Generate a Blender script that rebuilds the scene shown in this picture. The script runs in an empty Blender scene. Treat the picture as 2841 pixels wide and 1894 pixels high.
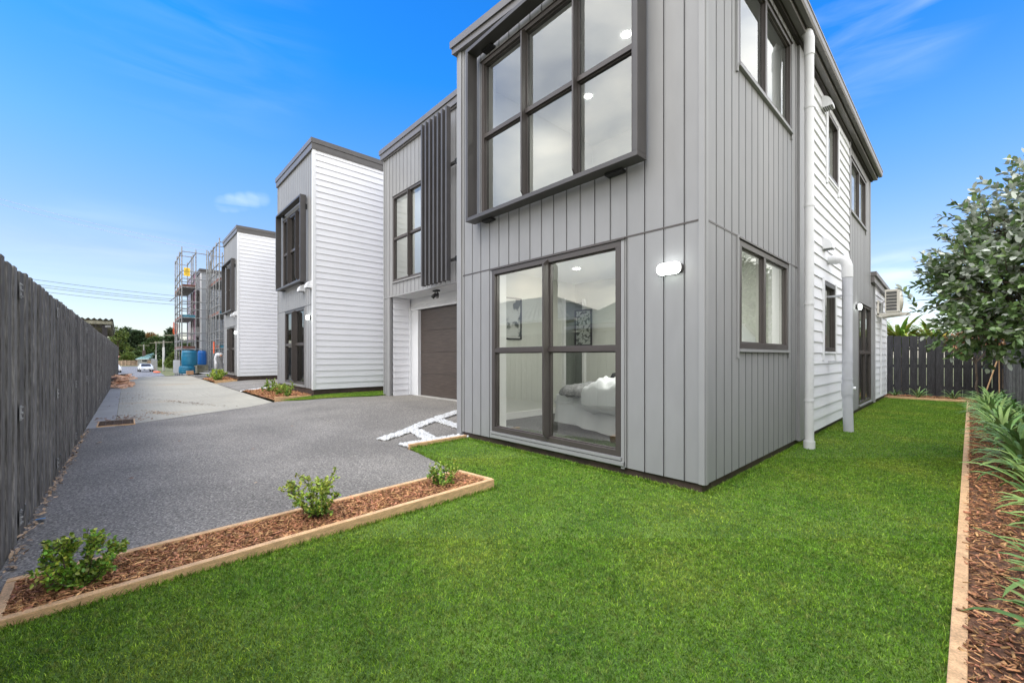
import bpy, math, random
import numpy as np
random.seed(7)
R = math.radians
sc = bpy.context.scene
C = sc.collection

# ------------------------------------------------------------ camera, sky, sun, exposure
cd = bpy.data.cameras.new('camera'); cam = bpy.data.objects.new('camera', cd); C.objects.link(cam)
cam.location = (0, 0, 1.22); cam.rotation_euler = (R(90), 0, R(47.2))
cd.sensor_width = 36; cd.lens = 14.70; cd.shift_y = 0.01443; cd.clip_start = 0.05; cd.clip_end = 2000
sc.camera = cam
sc.view_settings.view_transform = 'Standard'; sc.view_settings.look = 'None'
sc.view_settings.gamma = 1; sc.view_settings.use_curve_mapping = False
sc.view_settings.exposure = 1.0
try:
    sc.cycles.use_denoising = True; sc.cycles.max_bounces = 10; sc.cycles.transparent_max_bounces = 16
    sc.cycles.sample_clamp_indirect = 6
except Exception: pass

SUN_EL, SUN_AZ = R(58), R(184)          # azimuth measured from +Y clockwise
sd = bpy.data.lights.new('sun', 'SUN'); sd.energy = 1.05; sd.angle = R(32); sd.color = (1.0, 0.96, 0.9)
sun = bpy.data.objects.new('sun', sd); C.objects.link(sun)
sun.rotation_euler = (R(90) - SUN_EL, 0, -SUN_AZ + math.pi)

w = bpy.data.worlds.new('World'); sc.world = w; w.use_nodes = True
nt = w.node_tree; nt.nodes.clear()
N = nt.nodes.new; LK = nt.links.new
def wn(t, **k):
    n = N(t)
    for a, b in k.items(): setattr(n, a, b)
    return n
def ramp(node, stops):
    cr = node.color_ramp
    while len(cr.elements) < len(stops): cr.elements.new(0.5)
    for e, (p, c) in zip(cr.elements, stops):
        e.position = p; e.color = (c[0], c[1], c[2], 1) if not isinstance(c, (int, float)) else (c, c, c, 1)
sky = wn('ShaderNodeTexSky', sky_type='NISHITA'); sky.sun_disc = False
sky.sun_elevation = SUN_EL; sky.sun_rotation = SUN_AZ; sky.air_density = 1.0; sky.dust_density = 0.6; sky.ozone_density = 2.0
tc = wn('ShaderNodeTexCoord'); sep = wn('ShaderNodeSeparateXYZ'); LK(tc.outputs['Generated'], sep.inputs[0])
tint = wn('ShaderNodeValToRGB')                      # deepens the blue overhead, pales it at the horizon
ramp(tint, [(0.0, (.66, .63, .66)), (0.08, (.66, .63, .66)), (0.18, (.64, .62, .68)), (0.37, (.36, .68, .96)), (0.54, (.09, .62, 1.15)), (1, (.02, .4, 1.0))])
LK(sep.outputs['Z'], tint.inputs[0])
mul = wn('ShaderNodeMixRGB', blend_type='MULTIPLY'); mul.inputs[0].default_value = 1
LK(sky.outputs[0], mul.inputs[1]); LK(tint.outputs[0], mul.inputs[2])
# clouds: a grey-white bank filling the half of the sky behind the camera, wisps elsewhere
mp = wn('ShaderNodeMapping'); mp.inputs['Scale'].default_value = (1.0, 1.0, 2.6); LK(tc.outputs['Generated'], mp.inputs[0])
n1 = wn('ShaderNodeTexNoise'); n1.inputs['Scale'].default_value = 3.2; n1.inputs['Detail'].default_value = 7; n1.inputs['Roughness'].default_value = .55
n1.inputs['Distortion'].default_value = .3
LK(mp.outputs[0], n1.inputs['Vector'])
cc = wn('ShaderNodeValToRGB'); ramp(cc, [(0.34, (4.4, 4.7, 5.4)), (0.5, (7.6, 7.6, 7.5)), (0.66, (11.0, 10.5, 9.6))]); LK(n1.outputs[0], cc.inputs[0])
lowc = wn('ShaderNodeValToRGB'); ramp(lowc, [(0.0, (.80, .72, .62)), (0.12, (1.0, .95, .88)), (0.35, (.98, .99, 1.0)), (0.62, (1.0, 1.03, 1.10)), (1.0, (1.15, 1.2, 1.3))]); LK(sep.outputs['Z'], lowc.inputs[0])
ccm = wn('ShaderNodeMixRGB', blend_type='MULTIPLY'); ccm.inputs[0].default_value = 1; LK(cc.outputs[0], ccm.inputs[1]); LK(lowc.outputs[0], ccm.inputs[2])
# behind = dot(dir, back)
dot = wn('ShaderNodeVectorMath', operation='DOT_PRODUCT'); dot.inputs[1].default_value = (0.55, -0.83, 0.05)
nrm = wn('ShaderNodeVectorMath', operation='NORMALIZE'); LK(tc.outputs['Generated'], nrm.inputs[0]); LK(nrm.outputs[0], dot.inputs[0])
mr = wn('ShaderNodeMapRange'); mr.inputs['From Min'].default_value = -0.08; mr.inputs['From Max'].default_value = 0.22
LK(dot.outputs['Value'], mr.inputs[0])
# wisps in front
mp2 = wn('ShaderNodeMapping'); mp2.inputs['Scale'].default_value = (1.6, 1.6, 10.0); mp2.inputs['Rotation'].default_value = (R(8), R(-6), R(20)); LK(tc.outputs['Generated'], mp2.inputs[0])
n2 = wn('ShaderNodeTexNoise'); n2.inputs['Scale'].default_value = 2.4; n2.inputs['Detail'].default_value = 8; n2.inputs['Distortion'].default_value = .6
LK(mp2.outputs[0], n2.inputs['Vector'])
r2 = wn('ShaderNodeValToRGB'); ramp(r2, [(0.42, 0.0), (0.75, 0.75)]); LK(n2.outputs[0], r2.inputs[0])
def sdir(px, py):
    a = (px-1420.5)/1160; v = (-math.sin(R(47.2))+a*math.cos(R(47.2)), math.cos(R(47.2))+a*math.sin(R(47.2)), (988-py)/1160); q = math.sqrt(sum(c*c for c in v)); return tuple(c/q for c in v)
acc = None                                            # the few places where wisps drift
for (px, py, c0, c1, amt) in ((2400, -10, .984, .999, .24), (620, 566, .99985, .99999, .30), (645, 563, .9998, .99999, .42), (672, 559, .9998, .99999, .5), (700, 555, .9998, .99999, .45), (726, 551, .99985, .99999, .3), (560, 60, .975, .999, .04), (2520, 870, .990, .999, .3), (350, 800, .985, .999, .12)):
    d_ = wn('ShaderNodeVectorMath', operation='DOT_PRODUCT'); d_.inputs[1].default_value = sdir(px, py); LK(nrm.outputs[0], d_.inputs[0])
    m_ = wn('ShaderNodeMapRange'); m_.inputs['From Min'].default_value = c0; m_.inputs['From Max'].default_value = c1; m_.inputs['To Max'].default_value = amt; m_.interpolation_type = 'SMOOTHSTEP'; LK(d_.outputs['Value'], m_.inputs[0])
    if acc is None: acc = m_.outputs[0]
    else:
        x_ = wn('ShaderNodeMath', operation='MAXIMUM'); LK(acc, x_.inputs[0]); LK(m_.outputs[0], x_.inputs[1]); acc = x_.outputs[0]
wm = wn('ShaderNodeMath', operation='MULTIPLY'); LK(acc, wm.inputs[0]); LK(r2.outputs[0], wm.inputs[1])
sx_ = wn('ShaderNodeSeparateXYZ'); LK(nrm.outputs[0], sx_.inputs[0])
mr2 = wn('ShaderNodeMapRange'); mr2.inputs['From Min'].default_value = .09; mr2.inputs['From Max'].default_value = .22; LK(sx_.outputs['X'], mr2.inputs[0])
m0 = wn('ShaderNodeMath', operation='MAXIMUM'); LK(mr.outputs[0], m0.inputs[0]); LK(mr2.outputs[0], m0.inputs[1])
mx = wn('ShaderNodeMath', operation='MAXIMUM'); LK(m0.outputs[0], mx.inputs[0]); LK(wm.outputs[0], mx.inputs[1])
mixc = wn('ShaderNodeMixRGB'); LK(mx.outputs[0], mixc.inputs[0]); LK(mul.outputs[0], mixc.inputs[1]); LK(ccm.outputs[0], mixc.inputs[2])
bg = wn('ShaderNodeBackground'); bg.inputs['Strength'].default_value = 0.15
LK(mixc.outputs[0], bg.inputs[0]); wo = wn('ShaderNodeOutputWorld'); LK(bg.outputs[0], wo.inputs[0])

# ------------------------------------------------------------ helpers
WPOS = {}
def tag(o, label=None, cat=None, group=None, kind=None):
    if label: o['label'] = label
    if cat: o['category'] = cat
    if group: o['group'] = group
    if kind: o['kind'] = kind
    return o
def thing(name, loc, label, cat, group=None):
    o = bpy.data.objects.new(name, None); C.objects.link(o); o.location = loc; o.empty_display_size = .3
    WPOS[o.name] = tuple(loc)
    return tag(o, label, cat, group)
def link(name, me, mats, parent=None, smooth=False, center=True):
    if not isinstance(mats, (list, tuple)): mats = [mats]
    for m in mats: me.materials.append(m)
    o = bpy.data.objects.new(name, me); C.objects.link(o)
    if smooth:
        me.polygons.foreach_set('use_smooth', [True] * len(me.polygons))
    if parent is not None:
        o.parent = parent
        p = WPOS[parent.name]; o.location = (-p[0], -p[1], -p[2]); WPOS[o.name] = (0, 0, 0)
    elif center and len(me.vertices):
        n = len(me.vertices); a = np.empty(n * 3, dtype=np.float32); me.vertices.foreach_get('co', a); a = a.reshape(-1, 3)
        c = np.array([(a[:, 0].min() + a[:, 0].max()) / 2, (a[:, 1].min() + a[:, 1].max()) / 2, a[:, 2].min()])
        me.vertices.foreach_set('co', (a - c).astype(np.float32).ravel()); o.location = [float(q) for q in c]; WPOS[o.name] = tuple(float(q) for q in c)
    else: WPOS[o.name] = (0, 0, 0)
    me.update()
    return o
def copy_thing(root, loc, rotz=None, scale=None, label=None):
    r = root.copy(); C.objects.link(r); r.location = loc
    if rotz is not None: r.rotation_euler = (0, 0, rotz)
    if scale: r.scale = (scale, scale, scale)
    if label: r['label'] = label
    for ch in list(root.children):
        c = ch.copy(); C.objects.link(c); c.parent = r
        for g in list(ch.children):
            d = g.copy(); C.objects.link(d); d.parent = c
    return r
def unit(v): return v / (np.linalg.norm(v, axis=-1, keepdims=True) + 1e-9)
class MB:
    def __init__(s): s.v = []; s.f = []; s.mi = []; s.log = []
    def add(s, vs, fs, m=0):
        n = len(s.v); s.v += [tuple(p) for p in vs]; s.log.append((n, len(fs)))
        for f in fs: s.f.append(tuple(i + n for i in f)); s.mi.append(m)
        return s
    def box(s, x0, x1, y0, y1, z0, z1, m=0):
        if x0 > x1: x0, x1 = x1, x0
        if y0 > y1: y0, y1 = y1, y0
        if z0 > z1: z0, z1 = z1, z0
        return s.add([(x0,y0,z0),(x1,y0,z0),(x1,y1,z0),(x0,y1,z0),(x0,y0,z1),(x1,y0,z1),(x1,y1,z1),(x0,y1,z1)],
                     [(0,3,2,1),(4,5,6,7),(0,1,5,4),(1,2,6,5),(2,3,7,6),(3,0,4,7)], m)
    def obox(s, c, d, L, W, T, up=(0,0,1), m=0):          # oriented box: centre, long direction, sizes
        d = np.array(d, float); d /= np.linalg.norm(d); up = np.array(up, float)
        sd_ = np.cross(d, up); sd_ /= (np.linalg.norm(sd_) + 1e-9); u = np.cross(sd_, d); c = np.array(c, float)
        P = []
        for k in (-1, 1):
            for i, j in ((-1,-1),(1,-1),(1,1),(-1,1)):
                P.append(c + d * i * L / 2 + sd_ * j * W / 2 + u * k * T / 2)
        return s.add(P, [(0,3,2,1),(4,5,6,7),(0,1,5,4),(1,2,6,5),(2,3,7,6),(3,0,4,7)], m)
    def tube(s, pts, r, n=8, cap=True, m=0):
        pts = [np.array(p, float) for p in pts]
        rs = r if isinstance(r, (list, tuple)) else [r] * len(pts)
        prev = None; vs = []
        for i, p in enumerate(pts):
            t = pts[min(i+1, len(pts)-1)] - pts[max(i-1, 0)]; t /= (np.linalg.norm(t) + 1e-9)
            if prev is None:
                a = np.array((0,0,1.)) if abs(t[2]) < .9 else np.array((1.,0,0)); u = np.cross(t, a)
            else: u = prev - t * np.dot(prev, t)
            u /= (np.linalg.norm(u) + 1e-9); prev = u; v = np.cross(t, u)
            for k in range(n):
                a = 2 * math.pi * k / n; vs.append(p + (u * math.cos(a) + v * math.sin(a)) * rs[i])
        fs = []
        for i in range(len(pts) - 1):
            for k in range(n):
                a = i*n+k; b = i*n+(k+1) % n; fs.append((a, b, b+n, a+n))
        if cap: fs.append(tuple(range(n))[::-1]); fs.append(tuple((len(pts)-1)*n+k for k in range(n)))
        return s.add(vs, fs, m)
    def ext(s, poly, axis, a0, a1, m=0):                  # extrude a 2d polygon along an axis
        def mp(p, a):
            return {'X': (a, p[0], p[1]), 'Y': (p[0], a, p[1]), 'Z': (p[0], p[1], a)}[axis]
        n = len(poly); vs = [mp(p, a0) for p in poly] + [mp(p, a1) for p in poly]
        fs = [tuple(range(n)), tuple(range(2*n-1, n-1, -1))] + [(i, (i+1) % n + 0, (i+1) % n + n, i+n) for i in range(n)]
        return s.add(vs, fs, m)
    def lathe(s, prof, c, n=24, m=0):
        vs = [(c[0] + r*math.cos(2*math.pi*k/n), c[1] + r*math.sin(2*math.pi*k/n), c[2] + z) for r, z in prof for k in range(n)]
        fs = [(i*n+k, i*n+(k+1) % n, (i+1)*n+(k+1) % n, (i+1)*n+k) for i in range(len(prof)-1) for k in range(n)]
        fs += [tuple(range(n))[::-1], tuple((len(prof)-1)*n+k for k in range(n))]
        return s.add(vs, fs, m)
    def wbox(s, ax, pl, u0, u1, z0, z1, o0, o1, m=0):     # box on a wall: o = distance outwards
        if ax == 'Y': return s.box(u0, u1, pl-o0, pl-o1, z0, z1, m)
        return s.box(pl+o0, pl+o1, u0, u1, z0, z1, m)
    def parts(s, name, mats, parent=None, smooth=False, bevel=0):     # every piece an object of its own
        out = []; fi = 0
        for k, (n, nf) in enumerate(s.log):
            m = MB(); e = s.log[k+1][0] if k+1 < len(s.log) else len(s.v)
            m.add(s.v[n:e], [tuple(i-n for i in f) for f in s.f[fi:fi+nf]]); m.mi = s.mi[fi:fi+nf]; fi += nf
            out.append(m.build(name, mats, parent, smooth, bevel))
        return out
    def build(s, name, mats, parent=None, smooth=False, bevel=0):
        me = bpy.data.meshes.new(name); me.from_pydata([tuple(float(q) for q in p) for p in s.v], [], s.f)
        me.update()
        if any(s.mi): me.polygons.foreach_set('material_index', s.mi)
        o = link(name, me, mats, parent, smooth)
        if bevel:
            b = o.modifiers.new('bevel', 'BEVEL'); b.width = bevel; b.segments = 2; b.limit_method = 'ANGLE'; b.angle_limit = R(50)
        return o
def np_mesh(name, V, F, mats, parent=None, smooth=False, mi=None):
    """V (n,3), F (m,k) constant face size"""
    V = np.asarray(V, np.float32); F = np.asarray(F, np.int32); k = F.shape[1]
    me = bpy.data.meshes.new(name); me.vertices.add(len(V)); me.vertices.foreach_set('co', V.ravel())
    me.loops.add(F.size); me.loops.foreach_set('vertex_index', F.ravel())
    me.polygons.add(len(F)); me.polygons.foreach_set('loop_start', np.arange(0, F.size, k, dtype=np.int32))
    try: me.polygons.foreach_set('loop_total', np.full(len(F), k, np.int32))
    except Exception: pass
    if mi is not None: me.polygons.foreach_set('material_index', np.asarray(mi, np.int32))
    me.update(calc_edges=True)
    return link(name, me, mats, parent, smooth)

# ------------------------------------------------------------ materials
def pmat(name, col, rough=.6, var=.08, vs=4, stretch=(1,1,1), bump=0, bs=40, metal=0, spec=.5, fine=0, fs=80, island=0, tr=0, col2=None, lo=.35, hi=.65, coat=0, emit=None, bstretch=None, hue=0):
    m = bpy.data.materials.new(name); m.use_nodes = True; t = m.node_tree; n = t.nodes; n.clear(); l = t.links.new
    out = n.new('ShaderNodeOutputMaterial'); b = n.new('ShaderNodeBsdfPrincipled'); l(b.outputs[0], out.inputs[0])
    b.inputs['Roughness'].default_value = rough; b.inputs['Metallic'].default_value = metal
    try: b.inputs['Specular IOR Level'].default_value = spec
    except Exception: pass
    if coat: b.inputs['Coat Weight'].default_value = coat
    geo = n.new('ShaderNodeNewGeometry'); mp = n.new('ShaderNodeMapping'); mp.inputs['Scale'].default_value = stretch; l(geo.outputs['Position'], mp.inputs[0])
    no = n.new('ShaderNodeTexNoise'); no.inputs['Scale'].default_value = vs; no.inputs['Detail'].default_value = 6; l(mp.outputs[0], no.inputs['Vector'])
    mrg = n.new('ShaderNodeMapRange'); mrg.inputs['From Min'].default_value = lo; mrg.inputs['From Max'].default_value = hi; l(no.outputs[0], mrg.inputs[0])
    mix = n.new('ShaderNodeMixRGB'); l(mrg.outputs[0], mix.inputs[0])
    a = [c * (1 - var) for c in col]; z = [c * (1 + var) for c in col] if col2 is None else col2
    mix.inputs[1].default_value = (*a, 1); mix.inputs[2].default_value = (*z, 1)
    cur = mix.outputs[0]
    if fine:
        nf = n.new('ShaderNodeTexNoise'); nf.inputs['Scale'].default_value = fs; nf.inputs['Detail'].default_value = 3; l(mp.outputs[0], nf.inputs['Vector'])
        mf = n.new('ShaderNodeMapRange'); mf.inputs['From Min'].default_value = .3; mf.inputs['From Max'].default_value = .7
        mf.inputs['To Min'].default_value = 1 - fine; mf.inputs['To Max'].default_value = 1 + fine; l(nf.outputs[0], mf.inputs[0])
        mm = n.new('ShaderNodeVectorMath'); mm.operation = 'SCALE'; l(cur, mm.inputs[0]); l(mf.outputs[0], mm.inputs['Scale']); cur = mm.outputs[0]
    if island:
        mi = n.new('ShaderNodeMapRange'); mi.inputs['To Min'].default_value = 1 - island; mi.inputs['To Max'].default_value = 1 + island
        l(geo.outputs['Random Per Island'], mi.inputs[0])
        mm = n.new('ShaderNodeVectorMath'); mm.operation = 'SCALE'; l(cur, mm.inputs[0]); l(mi.outputs[0], mm.inputs['Scale']); cur = mm.outputs[0]
        if hue:
            hs = n.new('ShaderNodeHueSaturation'); ma = n.new('ShaderNodeMath'); ma.operation = 'MULTIPLY'; ma.inputs[1].default_value = 7.13
            l(geo.outputs['Random Per Island'], ma.inputs[0]); fr = n.new('ShaderNodeMath'); fr.operation = 'FRACT'; l(ma.outputs[0], fr.inputs[0])
            mh = n.new('ShaderNodeMapRange'); mh.inputs['To Min'].default_value = .5 - hue; mh.inputs['To Max'].default_value = .5 + hue
            l(fr.outputs[0], mh.inputs[0]); l(mh.outputs[0], hs.inputs['Hue']); l(cur, hs.inputs['Color']); cur = hs.outputs[0]
    l(cur, b.inputs['Base Color'])
    if bump:
        nb = n.new('ShaderNodeTexNoise'); nb.inputs['Scale'].default_value = bs; nb.inputs['Detail'].default_value = 4
        if bstretch:
            mp2 = n.new('ShaderNodeMapping'); mp2.inputs['Scale'].default_value = bstretch; l(geo.outputs['Position'], mp2.inputs[0]); l(mp2.outputs[0], nb.inputs['Vector'])
        else: l(mp.outputs[0], nb.inputs['Vector'])
        bp = n.new('ShaderNodeBump'); bp.inputs['Strength'].default_value = bump; bp.inputs['Distance'].default_value = .01
        l(nb.outputs[0], bp.inputs['Height']); l(bp.outputs[0], b.inputs['Normal'])
    if tr:
        tl = n.new('ShaderNodeBsdfTranslucent'); l(cur, tl.inputs[0]); ms = n.new('ShaderNodeMixShader'); ms.inputs[0].default_value = tr
        l(b.outputs[0], ms.inputs[1]); l(tl.outputs[0], ms.inputs[2]); l(ms.outputs[0], out.inputs[0])
    if emit:
        b.inputs['Emission Color'].default_value = (*emit[0], 1); b.inputs['Emission Strength'].default_value = emit[1]
    m.diffuse_color = (*col, 1)
    return m
def glass_mat(name, f=1.9, tint=(.86, .9, .87)):
    m = bpy.data.materials.new(name); m.use_nodes = True; t = m.node_tree; n = t.nodes; n.clear(); l = t.links.new
    out = n.new('ShaderNodeOutputMaterial'); tr = n.new('ShaderNodeBsdfTransparent'); tr.inputs[0].default_value = (*tint, 1)
    gl = n.new('ShaderNodeBsdfGlossy'); gl.inputs['Roughness'].default_value = 0.0; gl.inputs['Color'].default_value = (.95, .97, .96, 1)
    geo = n.new('ShaderNodeNewGeometry'); no = n.new('ShaderNodeTexNoise'); no.inputs['Scale'].default_value = .9; l(geo.outputs['Position'], no.inputs['Vector'])
    bp = n.new('ShaderNodeBump'); bp.inputs['Strength'].default_value = .012; bp.inputs['Distance'].default_value = .05; l(no.outputs[0], bp.inputs['Height']); l(bp.outputs[0], gl.inputs['Normal'])
    fr = n.new('ShaderNodeFresnel'); fr.inputs['IOR'].default_value = f
    mx = n.new('ShaderNodeMixShader'); l(fr.outputs[0], mx.inputs[0]); l(tr.outputs[0], mx.inputs[1]); l(gl.outputs[0], mx.inputs[2]); l(mx.outputs[0], out.inputs[0])
    return m
M = {}
M['clad'] = pmat('grey_cladding', (.276, .275, .280), .55, .05, 1.4, stretch=(1, 1, .35), fine=.035, fs=9, bump=.06, bs=3, island=0)
M['groove_shade'] = pmat('cladding_groove_shade', (.14, .14, .145), .9, .1, 3)  # shadow inside the cladding grooves, painted as a dark tone
M['clad_edge'] = pmat('grey_trim', (.295, .294, .298), .5, .04, 2)
M['wb'] = pmat('white_weatherboard', (.80, .80, .83), .45, .02, 1.5, bump=.03, bs=60)
M['white'] = pmat('white_paint', (.76, .765, .78), .45, .02, 2)
M['frame'] = pmat('bronze_aluminium', (.068, .058, .055), .38, .06, 4, spec=.5)
M['dark'] = pmat('charcoal_aluminium', (.075, .07, .07), .42, .08, 3, spec=.45)
M['fascia'] = pmat('grey_roof_metal', (.16, .15, .148), .4, .05, 3)
M['fasciaD'] = pmat('dark_roof_metal', (.085, .08, .08), .4, .05, 3)
M['soffit'] = pmat('bronze_soffit', (.035, .028, .028), .75, .1, 2)
M['plinth'] = pmat('plinth_paint', (.062, .040, .033), .6, .3, 6, bump=.2, bs=60)
M['door'] = pmat('garage_door_skin', (.070, .053, .045), .42, .22, 3, stretch=(1, 1, 16), bump=.15, bs=30)
M['glass'] = glass_mat('window_glass', 2.5)
M['wallin'] = pmat('inside_wall_paint', (.62, .63, .58), .7, .02, 2)
M['ceil'] = pmat('ceiling_paint', (.8, .8, .79), .8, .01, 2)
M['carpet'] = pmat('charcoal_carpet', (.17, .17, .175), .95, .25, 60, fine=.5, fs=220, bump=.3, bs=150)
M['hall'] = pmat('hall_wall', (.16, .18, .15), .8, .05, 3)
M['linen'] = pmat('white_linen', (.82, .83, .86), .8, .02, 3, bump=.15, bs=14)
M['throw'] = pmat('patterned_throw', (.50, .50, .50), .85, .3, 28, stretch=(1, 3.2, 1), col2=(.23, .23, .24), lo=.44, hi=.5, bump=.2, bs=30)
M['cushion'] = pmat('dark_cushion', (.05, .05, .055), .8, .5, 9, col2=(.35, .35, .36), lo=.5, hi=.62)
M['black'] = pmat('black_plastic', (.015, .015, .016), .4, .1, 3)
M['lamp'] = pmat('lit_diffuser', (.9, .9, .9), .4, 0, 3, emit=((.93, 1, .95), 7))
M['down'] = pmat('lit_downlight', (.9, .9, .9), .4, 0, 3, emit=((1, .98, .94), 14))
M['pvc'] = pmat('white_pvc', (.72, .725, .74), .35, .03, 3)
M['pvcg'] = pmat('grey_pvc', (.52, .53, .575), .35, .04, 3)
M['steel'] = pmat('galvanised_steel', (.27, .275, .28), .5, .3, 8, metal=.3)
M['timber'] = pmat('pine_edging', (.66, .415, .22), .75, .16, 5, stretch=(3, 3, 12), fine=.22, fs=40, bump=.25, bs=60)
M['concrete'] = None
M['fence'] = pmat('weathered_fence_board', (.185, .18, .178), .8, .35, 9, stretch=(6, 6, .45), spec=.2, fine=.36, fs=34, island=.28, bump=.8, bs=30)
M['fence2'] = pmat('black_stained_board', (.032, .031, .033), .6, .3, 7, stretch=(3, 3, .6), fine=.3, fs=30, island=.2, bump=.5, bs=30)
M['fencewood'] = pmat('pale_fence_wood', (.36, .27, .16), .8, .3, 7, stretch=(3, 3, .6), island=.3)
M['bark'] = pmat('bark', (.10, .075, .055), .85, .4, 14, stretch=(1, 1, .3), bump=.8, bs=40)
M['cream'] = pmat('cream_enamel', (.62, .59, .53), .4, .05, 4)
M['acg'] = pmat('coil_fins', (.10, .10, .10), .5, .3, 60, stretch=(1, 1, 8))
def hexm(name, col, **k): M[name] = pmat(name, col, **k); return M[name]

def asphalt_mat(name, base, scale=1.0):
    m = bpy.data.materials.new(name); m.use_nodes = True; t = m.node_tree; n = t.nodes; l = t.links.new; b = n['Principled BSDF']
    b.inputs['Roughness'].default_value = .9
    geo = n.new('ShaderNodeNewGeometry')
    v = n.new('ShaderNodeTexVoronoi'); v.inputs['Scale'].default_value = 95*scale; l(geo.outputs['Position'], v.inputs['Vector'])
    n2_ = n.new('ShaderNodeTexNoise'); n2_.inputs['Scale'].default_value = 55*scale; n2_.inputs['Detail'].default_value = 5; n2_.inputs['Roughness'].default_value = .7; l(geo.outputs['Position'], n2_.inputs['Vector'])
    n3 = n.new('ShaderNodeTexNoise'); n3.inputs['Scale'].default_value = .7; n3.inputs['Detail'].default_value = 4; l(geo.outputs['Position'], n3.inputs['Vector'])
    sepc = n.new('ShaderNodeSeparateColor'); l(v.outputs['Color'], sepc.inputs[0])
    r1 = n.new('ShaderNodeValToRGB'); ramp(r1, [(0.0, .52), (.55, .95), (.9, 1.3), (1, 1.8)]); l(sepc.outputs[0], r1.inputs[0])
    r2_ = n.new('ShaderNodeMapRange'); r2_.inputs['From Min'].default_value = .3; r2_.inputs['From Max'].default_value = .7; r2_.inputs['To Min'].default_value = .62; r2_.inputs['To Max'].default_value = 1.38; l(n2_.outputs[0], r2_.inputs[0])
    r3 = n.new('ShaderNodeMapRange'); r3.inputs['From Min'].default_value = .3; r3.inputs['From Max'].default_value = .72; r3.inputs['To Min'].default_value = .80; r3.inputs['To Max'].default_value = 1.28; l(n3.outputs[0], r3.inputs[0])
    a = n.new('ShaderNodeVectorMath'); a.operation = 'SCALE'; a.inputs[0].default_value = base; l(r1.outputs[0], a.inputs['Scale'])
    c = n.new('ShaderNodeVectorMath'); c.operation = 'SCALE'; l(a.outputs[0], c.inputs[0]); l(r2_.outputs[0], c.inputs['Scale'])
    d = n.new('ShaderNodeVectorMath'); d.operation = 'SCALE'; l(c.outputs[0], d.inputs[0]); l(r3.outputs[0], d.inputs['Scale']); l(d.outputs[0], b.inputs['Base Color'])
    bp = n.new('ShaderNodeBump'); bp.inputs['Strength'].default_value = .7; bp.inputs['Distance'].default_value = .006; l(n2_.outputs[0], bp.inputs['Height']); l(bp.outputs[0], b.inputs['Normal'])
    return m
M['asphalt'] = asphalt_mat('asphalt_chip', (.208, .192, .170))
M['road'] = asphalt_mat('road_asphalt', (.17, .17, .18), .3)
def concrete_mat():
    m = bpy.data.materials.new('broom_concrete'); m.use_nodes = True; t = m.node_tree; n = t.nodes; l = t.links.new; b = n['Principled BSDF']; b.inputs['Roughness'].default_value = .85
    geo = n.new('ShaderNodeNewGeometry')
    def noise(scale, st=(1,1,1), det=6, rot=0):
        mp = n.new('ShaderNodeMapping'); mp.inputs['Scale'].default_value = st; mp.inputs['Rotation'].default_value = (0, 0, rot); l(geo.outputs['Position'], mp.inputs[0])
        x = n.new('ShaderNodeTexNoise'); x.inputs['Scale'].default_value = scale; x.inputs['Detail'].default_value = det; l(mp.outputs[0], x.inputs['Vector']); return x
    big = noise(.5); st = noise(1.0, (1.2, .35, 1), 7, .15); fi = noise(60, (1, 1, 1), 3); br = noise(2.2, (.35, 14, 1), 2)
    r = n.new('ShaderNodeValToRGB'); ramp(r, [(.3, (.335, .315, .258)), (.5, (.385, .362, .298)), (.72, (.42, .395, .32))]); l(big.outputs[0], r.inputs[0])
    r2_ = n.new('ShaderNodeValToRGB'); ramp(r2_, [(.56, 0.), (.66, .4), (.8, .8)]); l(st.outputs[0], r2_.inputs[0])
    mix = n.new('ShaderNodeMixRGB'); l(r2_.outputs[0], mix.inputs[0]); l(r.outputs[0], mix.inputs[1]); mix.inputs[2].default_value = (.42, .33, .22, 1)
    f = n.new('ShaderNodeMapRange'); f.inputs['From Min'].default_value = .3; f.inputs['From Max'].default_value = .7; f.inputs['To Min'].default_value = .9; f.inputs['To Max'].default_value = 1.1; l(fi.outputs[0], f.inputs[0])
    g = n.new('ShaderNodeMapRange'); g.inputs['From Min'].default_value = .3; g.inputs['From Max'].default_value = .7; g.inputs['To Min'].default_value = .93; g.inputs['To Max'].default_value = 1.06; l(br.outputs[0], g.inputs[0])
    a = n.new('ShaderNodeVectorMath'); a.operation = 'SCALE'; l(mix.outputs[0], a.inputs[0]); l(f.outputs[0], a.inputs['Scale'])
    c = n.new('ShaderNodeVectorMath'); c.operation = 'SCALE'; l(a.outputs[0], c.inputs[0]); l(g.outputs[0], c.inputs['Scale']); l(c.outputs[0], b.inputs['Base Color'])
    bp = n.new('ShaderNodeBump'); bp.inputs['Strength'].default_value = .25; bp.inputs['Distance'].default_value = .004; l(br.outputs[0], bp.inputs['Height']); l(bp.outputs[0], b.inputs['Normal'])
    return m
M['concrete'] = concrete_mat()
M['channel'] = pmat('smooth_concrete', (.36, .35, .325), .8, .08, 2, fine=.06, fs=50)
M['soil'] = pmat('dry_soil', (.20, .15, .10), .95, .3, 6, fine=.3, fs=60, bump=.5, bs=40)
M['mulchbase'] = pmat('mulch_base', (.15, .075, .042), .95, .45, 30, fine=.5, fs=90, bump=1, bs=60)
M['chips'] = pmat('bark_chips', (.44, .225, .112), .9, .25, 40, spec=.15, fine=.25, fs=120, island=.62, hue=.018)
M['pebble'] = pmat('white_pebble', (.60, .60, .59), .6, .04, 20, island=.12)
M['grassbase'] = pmat('turf_base', (.08, .17, .02), .95, .35, 3, fine=.55, fs=110, bump=.6, bs=120, col2=(.12, .2, .03))
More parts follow.
